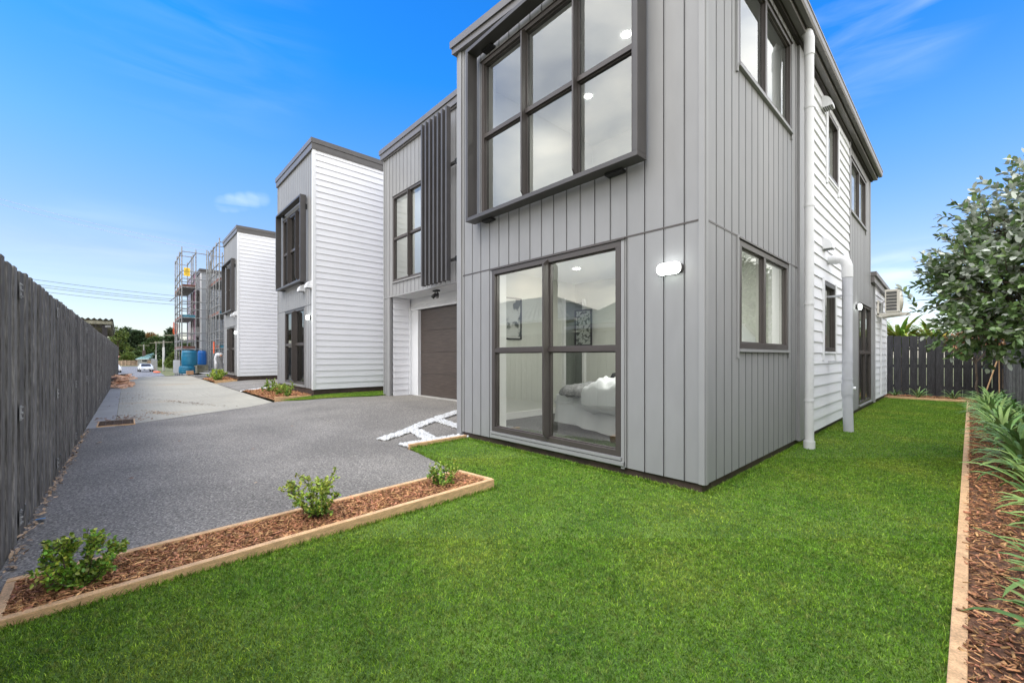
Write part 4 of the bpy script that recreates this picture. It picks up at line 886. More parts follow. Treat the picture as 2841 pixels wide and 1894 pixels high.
for k in range(16):
    px_ = -4.3-k*1.93
    for zz in ((1.66, .84, .14) if k < 9 else (1.66, .3)):
        m = MB(); yy = fy(px_)+.001
        m.box(px_-.03, px_+.03, yy, yy+.004, zz-.05, zz+.05)
        m.tube([(px_, yy+.004, zz), (px_, yy+.013, zz)], .010, 6)
        for a, b in ((-.022, .038), (.022, .038), (-.022, -.038), (.022, -.038)): m.tube([(px_+a, yy+.004, zz+b), (px_+a, yy+.011, zz+b)], .006, 6)
        if zz < .2: m.obox((px_+.01, yy+.02, zz+.05), (.4, .15, 1), .09, .004, .02)
        m.build('bolt_plate', M['steel'], LF)
BF = thing('fence', (-.4, 17.68, 0), 'black stained paling fence with thin gaps across the back of the lawn', 'fence')
m = MB(); x = -2.6
while x < .72:
    zt2 = 1.86-.055*(x+1.6)+random.uniform(-.01, .01); m.box(x, x+.172, 17.68, 17.70, .02+random.uniform(0, .03), zt2); x += .185
m.build('board_panel', M['fence2'], BF)
m = MB(); [m.box(-2.6, .75, 17.702, 17.75, z, z+.09) for z in (.25, .88, 1.5)]; m.parts('rail', M['fence2'], BF)
m = MB(); [m.box(xx, xx+.09, 17.752, 17.85, 0, 1.75) for xx in (-2.4, -.6, .62)]; m.parts('post', M['fence2'], BF)
RF = thing('fence', (.8, 9, 0), 'dark close-boarded fence along the right-hand garden bed', 'fence')
m = MB(); y = 17.66; i = 0
while y > -.6:
    xx = .74+(17.66-y)*.012+(0 if i % 2 else .016); zt2 = 1.69-(17.66-y)*.024 if y > 10 else 1.50+(10-y)*.004; m.box(xx, xx+.018, y-.098, y, -.02, zt2+random.uniform(-.01, .01)); y -= .09; i += 1
m.build('board_panel', M['fence'], RF)
m = MB(); [m.box(.98, 1.03, -.6, 17.6, z, z+.09) for z in (.3, 1.2)]; m.parts('rail', M['fencewood'], RF)

# ------------------------------------------------------------ foliage
def leaf_arrays(c, d, n, L, W, fold=.18, droop=.0):
    d = unit(d); s = unit(np.cross(d, n)); n = np.cross(s, d); k = len(c); L = np.broadcast_to(L, k)[:, None]; W = np.broadcast_to(W, k)[:, None]
    V = np.empty((k, 6, 3)); V[:, 0] = c; V[:, 3] = c+d*L-n*L*droop
    V[:, 1] = c+d*L*.32+s*W*.5+n*W*fold; V[:, 2] = c+d*L*.72+s*W*.40+n*W*fold*.8-n*L*droop*.4
    V[:, 5] = c+d*L*.32-s*W*.5+n*W*fold; V[:, 4] = c+d*L*.72-s*W*.40+n*W*fold*.8-n*L*droop*.4
    o = np.arange(k)[:, None]*6
    F = np.concatenate([o+np.array([[0, 1, 2, 3]]), o+np.array([[0, 3, 4, 5]])], 0)
    return V.reshape(-1, 3), F
M['feijoa'] = pmat('feijoa_leaf_top', (.145, .225, .080), .45, .25, 3, island=.45, tr=.12, hue=.02, spec=.6)
M['feijoa_under'] = pmat('feijoa_leaf_underside', (.46, .50, .44), .6, .1, 3, island=.25, tr=.12)
M['box'] = pmat('shrub_leaf', (.20, .35, .045), .45, .3, 10, island=.45, tr=.2, hue=.03)
M['boxy'] = pmat('shrub_leaf_yellow', (.38, .46, .07), .45, .3, 10, island=.4, tr=.2, hue=.03)
M['strap'] = pmat('strap_leaf', (.23, .37, .11), .5, .3, 3, island=.4, tr=.15, hue=.02, spec=.3)
M['deadleaf'] = pmat('dead_leaf', (.30, .155, .085), .8, .3, 10, island=.4)
M['conif'] = pmat('dark_conifer', (.030, .058, .020), .7, .4, .6, island=.5, hue=.03)
M['midleaf'] = pmat('mid_green_leaf', (.055, .095, .022), .6, .35, .5, island=.5, hue=.03, tr=.1)
M['lightleaf'] = pmat('light_green_leaf', (.12, .17, .035), .6, .3, .5, island=.45, hue=.03, tr=.15)
M['autumn'] = pmat('autumn_leaf', (.24, .17, .05), .6, .3, .5, island=.45, hue=.04, tr=.15, col2=(.30, .13, .05))
M['banana'] = pmat('banana_leaf', (.22, .40, .05), .45, .4, 3, island=.4, tr=.25, hue=.035, col2=(.30, .33, .05))
M['bananay'] = pmat('banana_leaf_yellow', (.50, .36, .05), .5, .3, 3, island=.4, tr=.25)

def crown(name, lobes, nclump, per, L, W, mats, parent, seed, shell=.55, crad=.28, up=.4, frac2=.0, outward=.6):
    rs = np.random.default_rng(seed); lob = np.array([l_[:3] for l_ in lobes]); rad = np.array([(l_[3:6] if len(l_) > 4 else (l_[3],)*3) for l_ in lobes])
    pick = rs.choice(len(lobes), nclump, p=(rad.prod(1)**(2/3))/(rad.prod(1)**(2/3)).sum())
    u = unit(rs.normal(size=(nclump, 3))); rr = rs.uniform(shell, 1.05, nclump)**.8
    cc_ = lob[pick]+u*rad[pick]*rr[:, None]
    c = np.repeat(cc_, per, 0); uu = np.repeat(u, per, 0); n = len(c)
    rmean = rad.mean(); off = unit(rs.normal(size=(n, 3)))*(rs.uniform(0, 1, n)**.5)[:, None]*crad*rmean
    p = c+off; d = unit(off*.8/(crad*rmean)+uu*outward+rs.normal(size=(n, 3))*.45+np.array([0, 0, up*.3]))
    nn = unit(rs.normal(size=(n, 3))*.6+np.array([0, 0, 1.])); LL = L*rs.uniform(.65, 1.25, n); WW = W*rs.uniform(.7, 1.2, n)
    V, F = leaf_arrays(p, d, nn, LL, WW)
    mi = None
    if len(mats) > 1:
        q = (rs.uniform(0, 1, n) < frac2).astype(int); mi = np.concatenate([q, q])
    return np_mesh(name, V, F, mats, parent, mi=mi)
def limb(m, a, b, r0, r1, seed, segs=5, wob=.08):
    rs = random.Random(seed); a = np.array(a, float); b = np.array(b, float); L = np.linalg.norm(b-a); pts = []; rd = []
    for i in range(segs+1):
        t = i/segs; o = np.array([rs.uniform(-1, 1), rs.uniform(-1, 1), rs.uniform(-.5, .5)])*wob*L*math.sin(t*math.pi)
        pts.append(a*(1-t)+b*t+o); rd.append(r0*(1-t)+r1*t)
    m.tube(pts, rd, 8); return pts
def tree(name, base, tr_h, tr_r, lobes, nclump, per, L, W, mats, label, seed, group=None, **k):
    t = thing(name, base, label, 'tree', group); m = MB(); top = (base[0], base[1], base[2]+tr_h)
    limb(m, base, top, tr_r, tr_r*.7, seed, 6, .03)
    for i, l_ in enumerate(lobes[:9]): limb(m, top, l_[:3], tr_r*.5, tr_r*.12, seed+i, 5, .08)
    m.build('trunk', M['bark'], t, smooth=True); crown('crown', lobes, nclump, per, L, W, mats, t, seed, **k); return t

# the silver-leaved tree leaning over the right fence
ft = thing('feijoa_tree', (1.3, 6.6, 0), 'large silvery-green broad-leaved tree overhanging the right fence', 'tree')
rs = random.Random(4); m = MB(); limb(m, (1.35, 6.5, -.05), (1.1, 6.5, 1.3), .09, .07, 3, 6, .05)
tips = []
CL = [(.62, 6.35, 2.05, .72), (.27, 6.05, 1.78, .50), (.80, 6.6, 2.70, .58), (1.0, 6.7, 3.15, .42), (.46, 6.1, 1.50, .38), (1.05, 6.3, 1.9, .8), (.92, 6.25, 1.42, .42), (.04, 5.98, 1.98, .32), (.28, 6.25, 2.40, .36), (1.25, 6.9, 2.6, .8), (.92, 6.3, 1.2, .24), (.10, 5.8, 1.50, .24)]
npr = np.random.default_rng(11); TW = []
for i, c in enumerate(CL):
    p = limb(m, (1.1, 6.5, 1.25), c[:3], .04, .014, 20+i, 6, .1)
    for k in range(int(330*c[3]**1.7)+26):
        u = unit(npr.normal(size=3)+np.array([-.45, -.35, .15])); r = c[3]*(npr.uniform(.45, 1.08) if npr.uniform() < .85 else npr.uniform(1.08, 1.3)); e = np.array(c[:3])+u*r*np.array([1, 1, .92])
        s0 = np.array(c[:3])+u*r*.25
        if npr.uniform() < .5: m.tube([s0, (s0+e)/2+npr.normal(size=3)*.02, e], [.006, .004, .002], 4, cap=False)
        TW.append((e, u, npr.uniform(.13, .24)))
m.build('branches', M['bark'], ft)
Pc = []; Dd = []; Nn = []
for e, u, ln in TW:
    d0 = unit(u+npr.normal(size=3)*.35+np.array([0, 0, .25])); nl = npr.integers(9, 15)
    sd2 = unit(np.cross(d0, npr.normal(size=3)))
    for k in range(nl):
        f = k/(nl-1); pos = e+d0*(ln*(f-.35)); ang = (k*2.4); s_ = sd2*math.cos(ang)+np.cross(d0, sd2)*math.sin(ang)
        Pc.append(pos); Dd.append(unit(d0*.75+s_*.62+npr.normal(size=3)*.15)); Nn.append(unit(np.array([0, 0, 1.])+npr.normal(size=3)*.35))
Pc, Dd, Nn = map(np.array, (Pc, Dd, Nn)); nL = len(Pc)
V, F = leaf_arrays(Pc, Dd, Nn, npr.uniform(.052, .085, nL), npr.uniform(.030, .046, nL), .12, .08)
np_hi = (Pc[:, 2]-1.0)/2.4; q = (npr.uniform(0, 1, nL) < np.clip(.05+np_hi*.85, .05, .75)).astype(int)
np_mesh('foliage', V, F, [M['feijoa'], M['feijoa_under']], ft, mi=np.concatenate([q, q]))

# small box shrubs
def shrub(base, h, r, label, seed, yel=.35, nst=9, leaf=.022, group='young clipped-leaf shrubs in the mulch beds'):
    t = thing('shrub', base, label, 'shrub', group); rs = np.random.default_rng(seed); m = MB(); P = []; D = []
    for i in range(nst):
        az = rs.uniform(0, 6.28); sp_ = rs.uniform(.2, 1)*r; hh = h*rs.uniform(.55, 1)*(1-.35*(sp_/r)**2); b0 = np.array(base)+np.array([math.cos(az), math.sin(az), 0])*.015
        e = np.array(base)+np.array([math.cos(az)*sp_, math.sin(az)*sp_, hh]); mid = b0*.5+e*.5+np.array([math.cos(az), math.sin(az), 0])*sp_*.12-np.array([0, 0, hh*.04])
        m.tube([b0, mid, e], [.0045, .003, .0015], 5, cap=False)
        stems = [(b0, mid, e)]
        for _ in range(5):
            f = rs.uniform(.3, .9); o = (mid*(1-f)+e*f) if f > .5 else (b0*(1-f)+mid*f); dd = unit(rs.normal(size=3)+np.array([math.cos(az)*.6, math.sin(az)*.6, .8])); e2 = o+dd*rs.uniform(.25, .5)*h*.6
            m.tube([o, e2], [.002, .001], 4, cap=False); stems.append((o, (o+e2)/2, e2))
        for (a, b, c) in stems:
            nl = int(np.linalg.norm(c-a)/(.0052*leaf/.022))+4
            for k in range(nl):
                f = rs.uniform(.12, 1); pt = a*(1-f)**2+2*b*f*(1-f)+c*f*f; P.append(pt+rs.normal(size=3)*.004); D.append(unit((c-a)*.5/np.linalg.norm(c-a)+rs.normal(size=3)*.6))
    m.build('stem', M['bark'], t); P = np.array(P); D = np.array(D); n = len(P)
    V, F = leaf_arrays(P, D, unit(np.array([0, 0, 1.])+rs.normal(size=(n, 3))*.5), leaf*rs.uniform(.7, 1.2, n), leaf*.68*rs.uniform(.8, 1.2, n), .12)
    q = (rs.uniform(0, 1, n) < yel*np.clip((P[:, 2]-base[2])/h*1.6, 0, 1.3)).astype(int); np_mesh('foliage', V, F, [M['box'], M['boxy']], t, mi=np.concatenate([q, q])); return t
shrub((-3.13, -.17, .02), .30, .17, 'bushy green shrub nearest the camera in the narrow mulch bed', 21, .35, 22)
shrub((-3.2, 1.02, .05), .36, .22, 'taller open shrub in the middle of the narrow mulch bed', 22, .85, 15)
shrub((-3.18, 2.12, .05), .27, .16, 'small shrub at the far end of the narrow mulch bed', 23, .5, 11)
shrub((-14.5, 3.3, .13), .40, .26, 'leftmost small shrub in front of the second house', 24, .4, 9, .035)
shrub((-13.5, 3.3, .13), .38, .28, 'middle brownish small shrub in front of the second house', 25, 1.0, 8, .035)
shrub((-12.5, 3.25, .13), .40, .25, 'right small shrub nearest the corner of the second house', 26, .6, 9, .035)
shrub((-23.9, 3.2, .13), .5, .4, 'left green shrub in front of the third house', 27, .3, 12, .05)
shrub((-22.9, 3.1, .13), .55, .45, 'right pale shrub in front of the third house', 28, 1.0, 12, .05)

# strap-leaved plants
def strap_mesh(seed, nl, L, wd=.034):
    rs = random.Random(seed); V = []; F = []
    for i in range(nl):
        az = rs.uniform(0, 6.28); ll = L*rs.uniform(.7, 1.15); w0 = wd*rs.uniform(.75, 1.2); el = rs.uniform(.55, 1.35); cur = rs.uniform(1.0, 2.3); p = np.array([math.cos(az)*.02, math.sin(az)*.02, .0]); n = 9; b = len(V)
        s = np.array([-math.sin(az), math.cos(az), 0])
        for k in range(n+1):
            f = k/n; e = el-cur*f*f; d = np.array([math.cos(az)*math.cos(e), math.sin(az)*math.cos(e), math.sin(e)]); ww_ = w0*(.55+.9*f if f < .5 else 1.0-(f-.5)*1.0)*(1 if k < n else .08); up_ = np.cross(d, s)
            V += [p-s*ww_/2+up_*(-ww_*.16), p.copy(), p+s*ww_/2+up_*(-ww_*.16)]; p = p+d*ll/n
        for k in range(n):
            a = b+k*3; F += [(a, a+1, a+4, a+3), (a+1, a+2, a+5, a+4)]
    return np.array(V), np.array(F)
SM = []
for k in range(5):
    V, F = strap_mesh(40+k, 26, .48, .042); o = np_mesh('strap_leaf_plant', V, F, M['strap'], smooth=True); SM.append(o)
    o.location = (0, 0, 0)
ROW = []
yy = 2.45; k = 0
while yy < 16.2:
    ROW.append((.43+random.uniform(-.05, .05), yy, k % 5)); yy += random.uniform(.38, .5); k += 1
for (x, y) in ((.66, 13.3), (.68, 14.4), (.66, 15.4), (.62, 11.8), (.64, 10.4)): ROW.append((x, y, k % 5)); k += 1
used = set(); G = 'strap-leaved plants lining the right fence'
def put_strap(x, y, z, i, label, s, group):
    o = SM[i]
    if i in used: o = o.copy(); C.objects.link(o)
    used.add(i); o.location = (x, y, z); o.rotation_euler = (0, 0, random.uniform(0, 6.28)); o.scale = (s, s, s); return tag(o, label, 'plant', group)
for n_, (x, y, i) in enumerate(ROW):
    put_strap(x+(.07 if y < 5.5 else 0), y, .04, i, 'strap-leaved green plant in the dense row between pine edging and right fence' if n_ else 'nearest strap-leaved plant, its long blades reaching over the mulch at the right edge', random.uniform(.9, 1.12)*(.95 if y < 5.5 else 1), G)
put_strap(-1.42, 16.95, .03, 0, 'small strap-leaved clump by the house corner at the black fence', .55, 'small clumps below the black fence')
put_strap(-.86, 16.8, .03, 1, 'small strap-leaved clump, second along the black rear fence', .72, 'small clumps below the black fence')
put_strap(-.15, 16.8, .03, 2, 'small strap-leaved clump, rightmost along the black rear fence', .72, 'small clumps below the black fence')

# dead sapling and stakes
ds = thing('sapling', (.26, 16.9, 0), 'thin young tree with crumpled brown dead leaves before the black fence', 'tree')
m = MB(); limb(m, (.26, 16.9, 0), (.22, 16.9, 1.15), .028, .02, 5, 6, .02)
TP = []
for i, e in enumerate([(-.15, 16.9, 1.6), (.1, 16.85, 1.75), (.35, 16.9, 1.7), (.55, 16.9, 1.45), (.0, 16.8, 1.5), (.7, 16.9, 1.75)]):
    limb(m, (.22+i*.005, 16.9, 1.0+.02*i), e, .012, .004, 60+i, 4, .06); TP.append(e)
m.build('trunk', M['bark'], ds)
crown('foliage', [(e[0], e[1], e[2]-.03, .17) for e in TP], 60, 7, .15, .07, [M['deadleaf']], ds, 77, shell=.1, crad=.5, up=-1)
m = MB(); m.tube([(.34, 16.75, 0), (.83, 16.9, 2.08)], .016, 6); tag(m.build('garden_stake', M['timber']), 'long slanting pine stake propped beside the dead sapling', 'stake')
m = MB(); m.tube([(.645, 17.0, 0), (.64, 17.0, 1.5)], .014, 6); tag(m.build('garden_stake', M['timber']), 'thin upright pine stake right of the dead sapling', 'stake')

# vegetation beyond the rear fence
def banana(base, n, L, label, seed):
    t = thing('banana_plant', base, label, 'plant', 'banana plants beyond the rear fence'); rs = random.Random(seed); V = []; F = []; mi = []
    for i in range(n):
        az = rs.uniform(0, 6.28); el = rs.uniform(.7, 1.45); ll = L*rs.uniform(.7, 1.15); p = np.array(base, float)+np.array([0, 0, 1.15+rs.uniform(0, .45)]); s = np.array([-math.sin(az), math.cos(az), 0]); cur = rs.uniform(1.2, 3.0); b = len(V); K = 10; y_ = 1 if rs.random() < .10 else 0
        for k in range(K+1):
            f = k/K; e = el-cur*f*f; d = np.array([math.cos(az)*math.cos(e), math.sin(az)*math.cos(e), math.sin(e)]); w_ = .12*math.sin(min(1, f*1.1+.06)*math.pi)**.6+.01; up_ = np.cross(d, s)
            V += [p-s*w_/2-up_*w_*.15*rs.uniform(.3, 1.6), p.copy(), p+s*w_/2-up_*w_*.15*rs.uniform(.3, 1.6)]; p = p+d*ll/K
        for k in range(K): a = b+k*3; F += [(a, a+1, a+4, a+3), (a+1, a+2, a+5, a+4)]; mi += [y_, y_]
    np_mesh('foliage', np.array(V), np.array(F), [M['banana'], M['bananay']], t, mi=np.array(mi))
    m = MB(); m.tube([base, (base[0], base[1], base[2]+1.2)], [.12, .08], 8); m.build('stem', M['bark'], t)
for i, (x, y, n, L, lb) in enumerate([(-2.4, 19.6, 80, 1.4, 'banana plant with ragged yellow-green leaves just right of the lean-to corner'), (-1.5, 19.4, 80, 1.4, 'banana plant with yellowing leaves showing above the black fence'), (-.7, 19.8, 70, 1.3, 'banana plant beside the grey-green shrub beyond the black fence')]):
    banana((x, y, 0), n, L, lb, 90+i)
tree('shrub_tree', (.9, 22.0, 0), 1.0, .08, [(.2, 21.8, 1.9, .9, .8, .7), (1.3, 22, 1.95, 1.0, .8, .8), (2.6, 22, 2.1, 1.0, .9, .9)], 700, 14, .10, .045, [M['feijoa'], M['feijoa_under']], 'grey-green small-leaved tree behind the black rear fence', 31, frac2=.4, crad=.22)
tree('tree', (5.2, 21.5, 0), 2.4, .2, [(4.6, 19.5, 3.4, 1.8), (5.4, 22, 4.4, 2.1), (4.6, 24.5, 3.6, 2.0), (5.5, 17, 2.8, 1.5), (4.8, 27.5, 3.4, 2.1), (4.3, 21, 2.0, 1.4), (4.2, 24, 2.0, 1.5), (4.4, 18.6, 1.8, 1.2), (5.2, 31, 3.2, 2.6), (6.5, 35, 3.4, 3.0)], 3600, 14, .24, .13, [M['midleaf']], 'tall tree beyond the right fence mirrored in the side window', 32)
sh = thing('shed', (3.4, 16.8, 0), 'small cream gabled shed beyond the right fence', 'shed')
m = MB(); m.box(2.4, 4.4, 15.6, 18.2, 0, 1.95); m.add([(2.4, 15.6, 1.95), (2.4, 18.2, 1.95), (2.4, 16.9, 2.4), (4.4, 15.6, 1.95), (4.4, 18.2, 1.95), (4.4, 16.9, 2.4)], [(0, 1, 2), (3, 5, 4)]); m.build('wall', M['cream'], sh)
m = MB(); m.add([(2.3, 15.5, 1.93), (4.5, 15.5, 1.93), (4.5, 16.9, 2.44), (2.3, 16.9, 2.44), (2.3, 18.3, 1.93), (4.5, 18.3, 1.93)], [(0, 1, 2, 3), (3, 2, 5, 4)]); m.build('roof', M['fascia'], sh)

# ------------------------------------------------------------ neighbouring buildings
def corr_roof(m, P0, P1, P2, P3, n=60, amp=.03, k=2):   # quad P0-P1 (eave) P3-P2 (ridge), corrugations run eave to ridge
    P0, P1, P2, P3 = [np.array(p, float) for p in (P0, P1, P2, P3)]; up_ = unit(np.cross(P1-P0, P3-P0)); up_ = up_ if up_[2] > 0 else -up_; vs = []
    for i in range(n*4+1):
        t = i/(n*4); o = up_*amp*math.sin(i*math.pi/2); vs += [P0*(1-t)+P1*t+o, P3*(1-t)+P2*t+o]
    m.add(vs, [(2*i, 2*i+2, 2*i+3, 2*i+1) for i in range(n*4)])
hexm('oldroof', (.20, .24, .21), rough=.6, var=.25, vs=1.5); hexm('teal_roof', (.20, .34, .33), rough=.5, var=.1, vs=.5); hexm('pinkroof', (.42, .22, .16), rough=.7, var=.15, vs=.6)
hexm('bungalow_wall', (.42, .42, .38), rough=.7, var=.05, vs=.5); hexm('greywall', (.28, .29, .29), rough=.7, var=.08, vs=.5)
def hip_house(x0, x1, y0, y1, z0, ze, zr_, rmat, wmat, label, inset=2.4, group=None, chim=None):
    t = thing('bungalow', ((x0+x1)/2, (y0+y1)/2, z0), label, 'house', group)
    m = MB(); m.box(x0, x1, y0, y1, z0, ze); w_ = m.build('wall', M[wmat], t)
    o = .35; X0, X1, Y0, Y1 = x0-o, x1+o, y0-o, y1+o; ym = (y0+y1)/2; e = ze-.08
    if (x1-x0) >= (y1-y0): A = (X0+inset, ym, zr_); B = (X1-inset, ym, zr_)
    else: A = ((X0+X1)/2, Y0+inset, zr_); B = ((X0+X1)/2, Y1-inset, zr_)
    m = MB(); n = int((x1-x0)*2.2)
    if (x1-x0) >= (y1-y0):
        corr_roof(m, (X0, Y0, e), (X1, Y0, e), B, A, n); corr_roof(m, (X0, Y1, e), (X1, Y1, e), B, A, n); corr_roof(m, (X0, Y0, e), (X0, Y1, e), A, A, n); corr_roof(m, (X1, Y0, e), (X1, Y1, e), B, B, n)
    else:
        corr_roof(m, (X0, Y0, e), (X0, Y1, e), B, A, n); corr_roof(m, (X1, Y0, e), (X1, Y1, e), B, A, n); corr_roof(m, (X0, Y0, e), (X1, Y0, e), A, A, n); corr_roof(m, (X0, Y1, e), (X1, Y1, e), B, B, n)
    rf = m.build('roof', M[rmat], t)
    m = MB(); m.box(X0, X1, Y0, Y0+.02, e-.14, e-.02); m.box(X0, X1, Y1-.02, Y1, e-.14, e-.02); m.box(X0, X0+.02, Y0, Y1, e-.14, e-.02); m.box(X1-.02, X1, Y0, Y1, e-.14, e-.02); m.parts('gutter', M['white'], rf)
    if chim: m = MB(); m.box(*chim); m.build('chimney', M['plinth'], rf)
    for k in range(3):
        yy_ = y0+(y1-y0)*(.2+.3*k); m = MB(); m.box(x1, x1+.03, yy_-.6, yy_+.6, z0+1.0, z0+2.0); wn_ = m.build('window', M['white'], t)
        m = MB(); m.box(x1+.031, x1+.035, yy_-.54, yy_+.54, z0+1.06, z0+1.94); m.build('pane', M['black'], wn_)
    return t
hip_house(-9, -1, -10, -3.9, 0, 2.35, 4.3, 'oldroof', 'bungalow_wall', 'neighbouring bungalow with green-grey corrugated roof mirrored in the front window', 2.9)
hip_house(-32, -16, -19, -12.2, 0, 3.6, 5.7, 'greywall', 'bungalow_wall', 'larger neighbouring house far behind the left fence', 5)
# carport beyond the left fence
cp = thing('carport', (-29.5, -1.8, 0), 'weathered carport with corrugated roof rising above the left fence', 'carport')
hexm('oldwood', (.22, .21, .16), rough=.8, var=.3, vs=4, fine=.2, fs=20); hexm('darkpost', (.05, .045, .05), rough=.8, var=.2, vs=3); hexm('carroof', (.23, .20, .17), rough=.7, var=.3, vs=2, col2=(.35, .32, .27))
m = MB(); corr_roof(m, (-28.3, -.42, 3.02), (-28.3, -6.5, 3.05), (-34.5, -6.5, 2.75), (-34.5, -.42, 2.72), 30, .045); m.build('roof', M['carroof'], cp)
m = MB(); m.box(-28.42, -28.36, -6.4, -.47, 2.78, 2.93); m.box(-28.35, -28.31, -6.4, -2.2, 2.86, 2.96); m.box(-34.4, -34.3, -6.4, -.5, 2.48, 2.62)
m.add([(-28.4, -.50, 2.93), (-28.4, -.44, 2.93), (-34.4, -.44, 2.63), (-34.4, -.50, 2.63), (-28.4, -.50, 2.78), (-28.4, -.44, 2.78), (-34.4, -.44, 2.48), (-34.4, -.50, 2.48)], [(0, 1, 2, 3), (4, 7, 6, 5), (0, 4, 5, 1), (1, 5, 6, 2), (2, 6, 7, 3), (3, 7, 4, 0)])
for i in range(1, 5): x_ = -28.4-i*1.3; m.box(x_-.03, x_+.03, -6.4, -.5, 2.74-i*.06-.12, 2.74-i*.06+.0)
m.parts('beam', M['oldwood'], cp)
for y_ in (-.72, -3.4, -6.2):
    m = MB(); m.box(-28.75, -28.48, y_-.09, y_+.09, 0, 2.78); m.build('post', M['darkpost'], cp)
m = MB(); m.box(-28.3, -28.18, -.70, -.5, 2.62, 2.72); m.build('floodlight', M['steel'], cp)

# ------------------------------------------------------------ timber offcuts by the fence
hexm('offcut', (.70, .45, .32), rough=.8, var=.25, vs=12, stretch=(1, 1, 4), island=.3); hexm('offgrey', (.42, .42, .43), rough=.7, var=.1, vs=5)
rs = random.Random(12); G = 'timber offcuts heaped beside the left fence'
for i in range(40):
    lay = 0 if i < 13 else (1 if i < 24 else (2 if i < 33 else 3)); L = rs.uniform(.3, .85); c = (-23.0+rs.uniform(-1.5, 1.5)*(1-.2*lay), -.10+rs.uniform(-.24, .26)*(1-.2*lay), .06+lay*.105+rs.uniform(0, .05)); az = rs.uniform(-.7, .7)+(1.57 if rs.random() < .4 else 0)
    m = MB(); m.obox(c, (math.cos(az), math.sin(az), rs.uniform(-.25, .25)), L, rs.uniform(.09, .14), .05)
    tag(m.build('timber_offcut', M['offcut']), 'short pinkish timber offcut in the heap at the foot of the left fence', 'timber', G)
for i, (x, y, L, az) in enumerate([(-22.3, -.02, 1.6, 3.06), (-22.8, .10, 2.0, 3.04), (-23.4, .20, 2.0, 3.06)]):
    m = MB(); m.obox((x, y, .045), (math.cos(az), math.sin(az), 0), L, .10, .07); tag(m.build('timber_offcut', M['offcut']), ['long timber length lying flat at the front of the offcut heap', 'middle one of the three long lengths by the offcut heap', 'long timber length farthest from the fence by the offcut heap'][i], 'timber', 'long lengths before the offcut heap')
m = MB(); m.obox((-23.6, -.02, .46), (.9, .2, .08), 1.1, .35, .02); tag(m.build('board_sheet', M['offgrey']), 'grey sheet of board lying on top of the timber offcut heap', 'board')
m = MB(); m.obox((-24.4, .0, .42), (.9, .3, .04), .9, .3, .02); tag(m.build('board_sheet', M['offgrey']), 'smaller grey board sheet at the back of the offcut heap', 'board')
# drain grate
dg = thing('drain_grate', (-10.45, -.1, 0), 'rusty rectangular drain grate set in the concrete near the fence', 'drain')
hexm('rust', (.10, .07, .05), rough=.8, var=.4, vs=20)
m = MB(); m.box(-10.84, -10.08, -.36, -.34, .0, .02); m.box(-10.84, -10.08, .12, .14, .0, .02); m.box(-10.10, -10.08, -.34, .12, .0, .02); m.box(-10.84, -10.82, -.34, .12, .0, .02); m.box(-10.82, -10.10, -.34, .12, .007, .009, 1); m.build('frame', [M['timber'], M['black']], dg)
m = MB()
for k in range(13): m.box(-10.80+k*.055, -10.785+k*.055, -.34, .12, .010, .022)
for k in range(4): m.box(-10.82, -10.10, -.26+k*.11, -.245+k*.11, .012, .020)
m.build('bars', M['rust'], dg)
# leaf litter and dirt
def litter(n, cx, cy, sx, sy, rot, L, label, name='leaf_litter', mat='deadleaf'):
    P = rng.normal(size=(n, 2))*np.array([sx, sy]); c_, s_ = math.cos(rot), math.sin(rot); P = np.stack([P[:, 0]*c_-P[:, 1]*s_+cx, P[:, 0]*s_+P[:, 1]*c_+cy], 1)
    V, F = leaf_arrays(np.concatenate([P, np.array([[gz(a, b)+.012] for a, b in P])], 1), unit(np.concatenate([rng.normal(size=(n, 2)), np.zeros((n, 1))+.05], 1)), np.tile([0, 0, 1.], (n, 1))+rng.normal(size=(n, 3))*.25, L*rng.uniform(.4, 1.2, n), L*.45*rng.uniform(.5, 1.2, n))
    tag(np_mesh(name, V, F, M[mat]), label, 'debris', kind='stuff')
hexm('dirt', (.17, .105, .06), rough=.95, var=.3, vs=20, island=.4); hexm('palemess', (.42, .30, .2), rough=.9, var=.3, vs=20, island=.3)
litter(140, -11.1, .0, .32, .2, 0, .06, 'dry leaves gathered round the drain grate'); litter(200, -11.7, .55, .35, .08, .3, .04, 'brown dirt crumbs on the concrete near the drain', 'dirt', 'palemess')
litter(260, -13.6, 1.25, .9, .07, .35, .035, 'streak of brown dirt across the concrete lane', 'dirt', 'dirt'); litter(150, -16.5, .2, 1.6, .25, 0, .035, 'dark crumbs scattered on the concrete by the fence', 'dirt', 'dirt'); litter(120, -15, 1.8, 2.2, .5, 0, .03, 'specks of soil scattered over the concrete lane', 'dirt', 'dirt')
x = rng.uniform(-9.6, -3.5, 330); P = np.stack([x, np.array([fy(a) for a in x])+np.abs(rng.normal(0, .022, 330))+.012], 1)
V, F = leaf_arrays(np.concatenate([P, rng.uniform(.004, .03, 330)[:, None]], 1), unit(rng.normal(size=(330, 3))*np.array([1, .5, .25])), np.tile([0, 0, 1.], (330, 1))+rng.normal(size=(330, 3))*.4, rng.uniform(.015, .06, 330), rng.uniform(.008, .022, 330))
tag(np_mesh('leaf_litter', V, F, M['palemess']), 'dry leaf litter along the foot of the left fence', 'debris', kind='stuff')
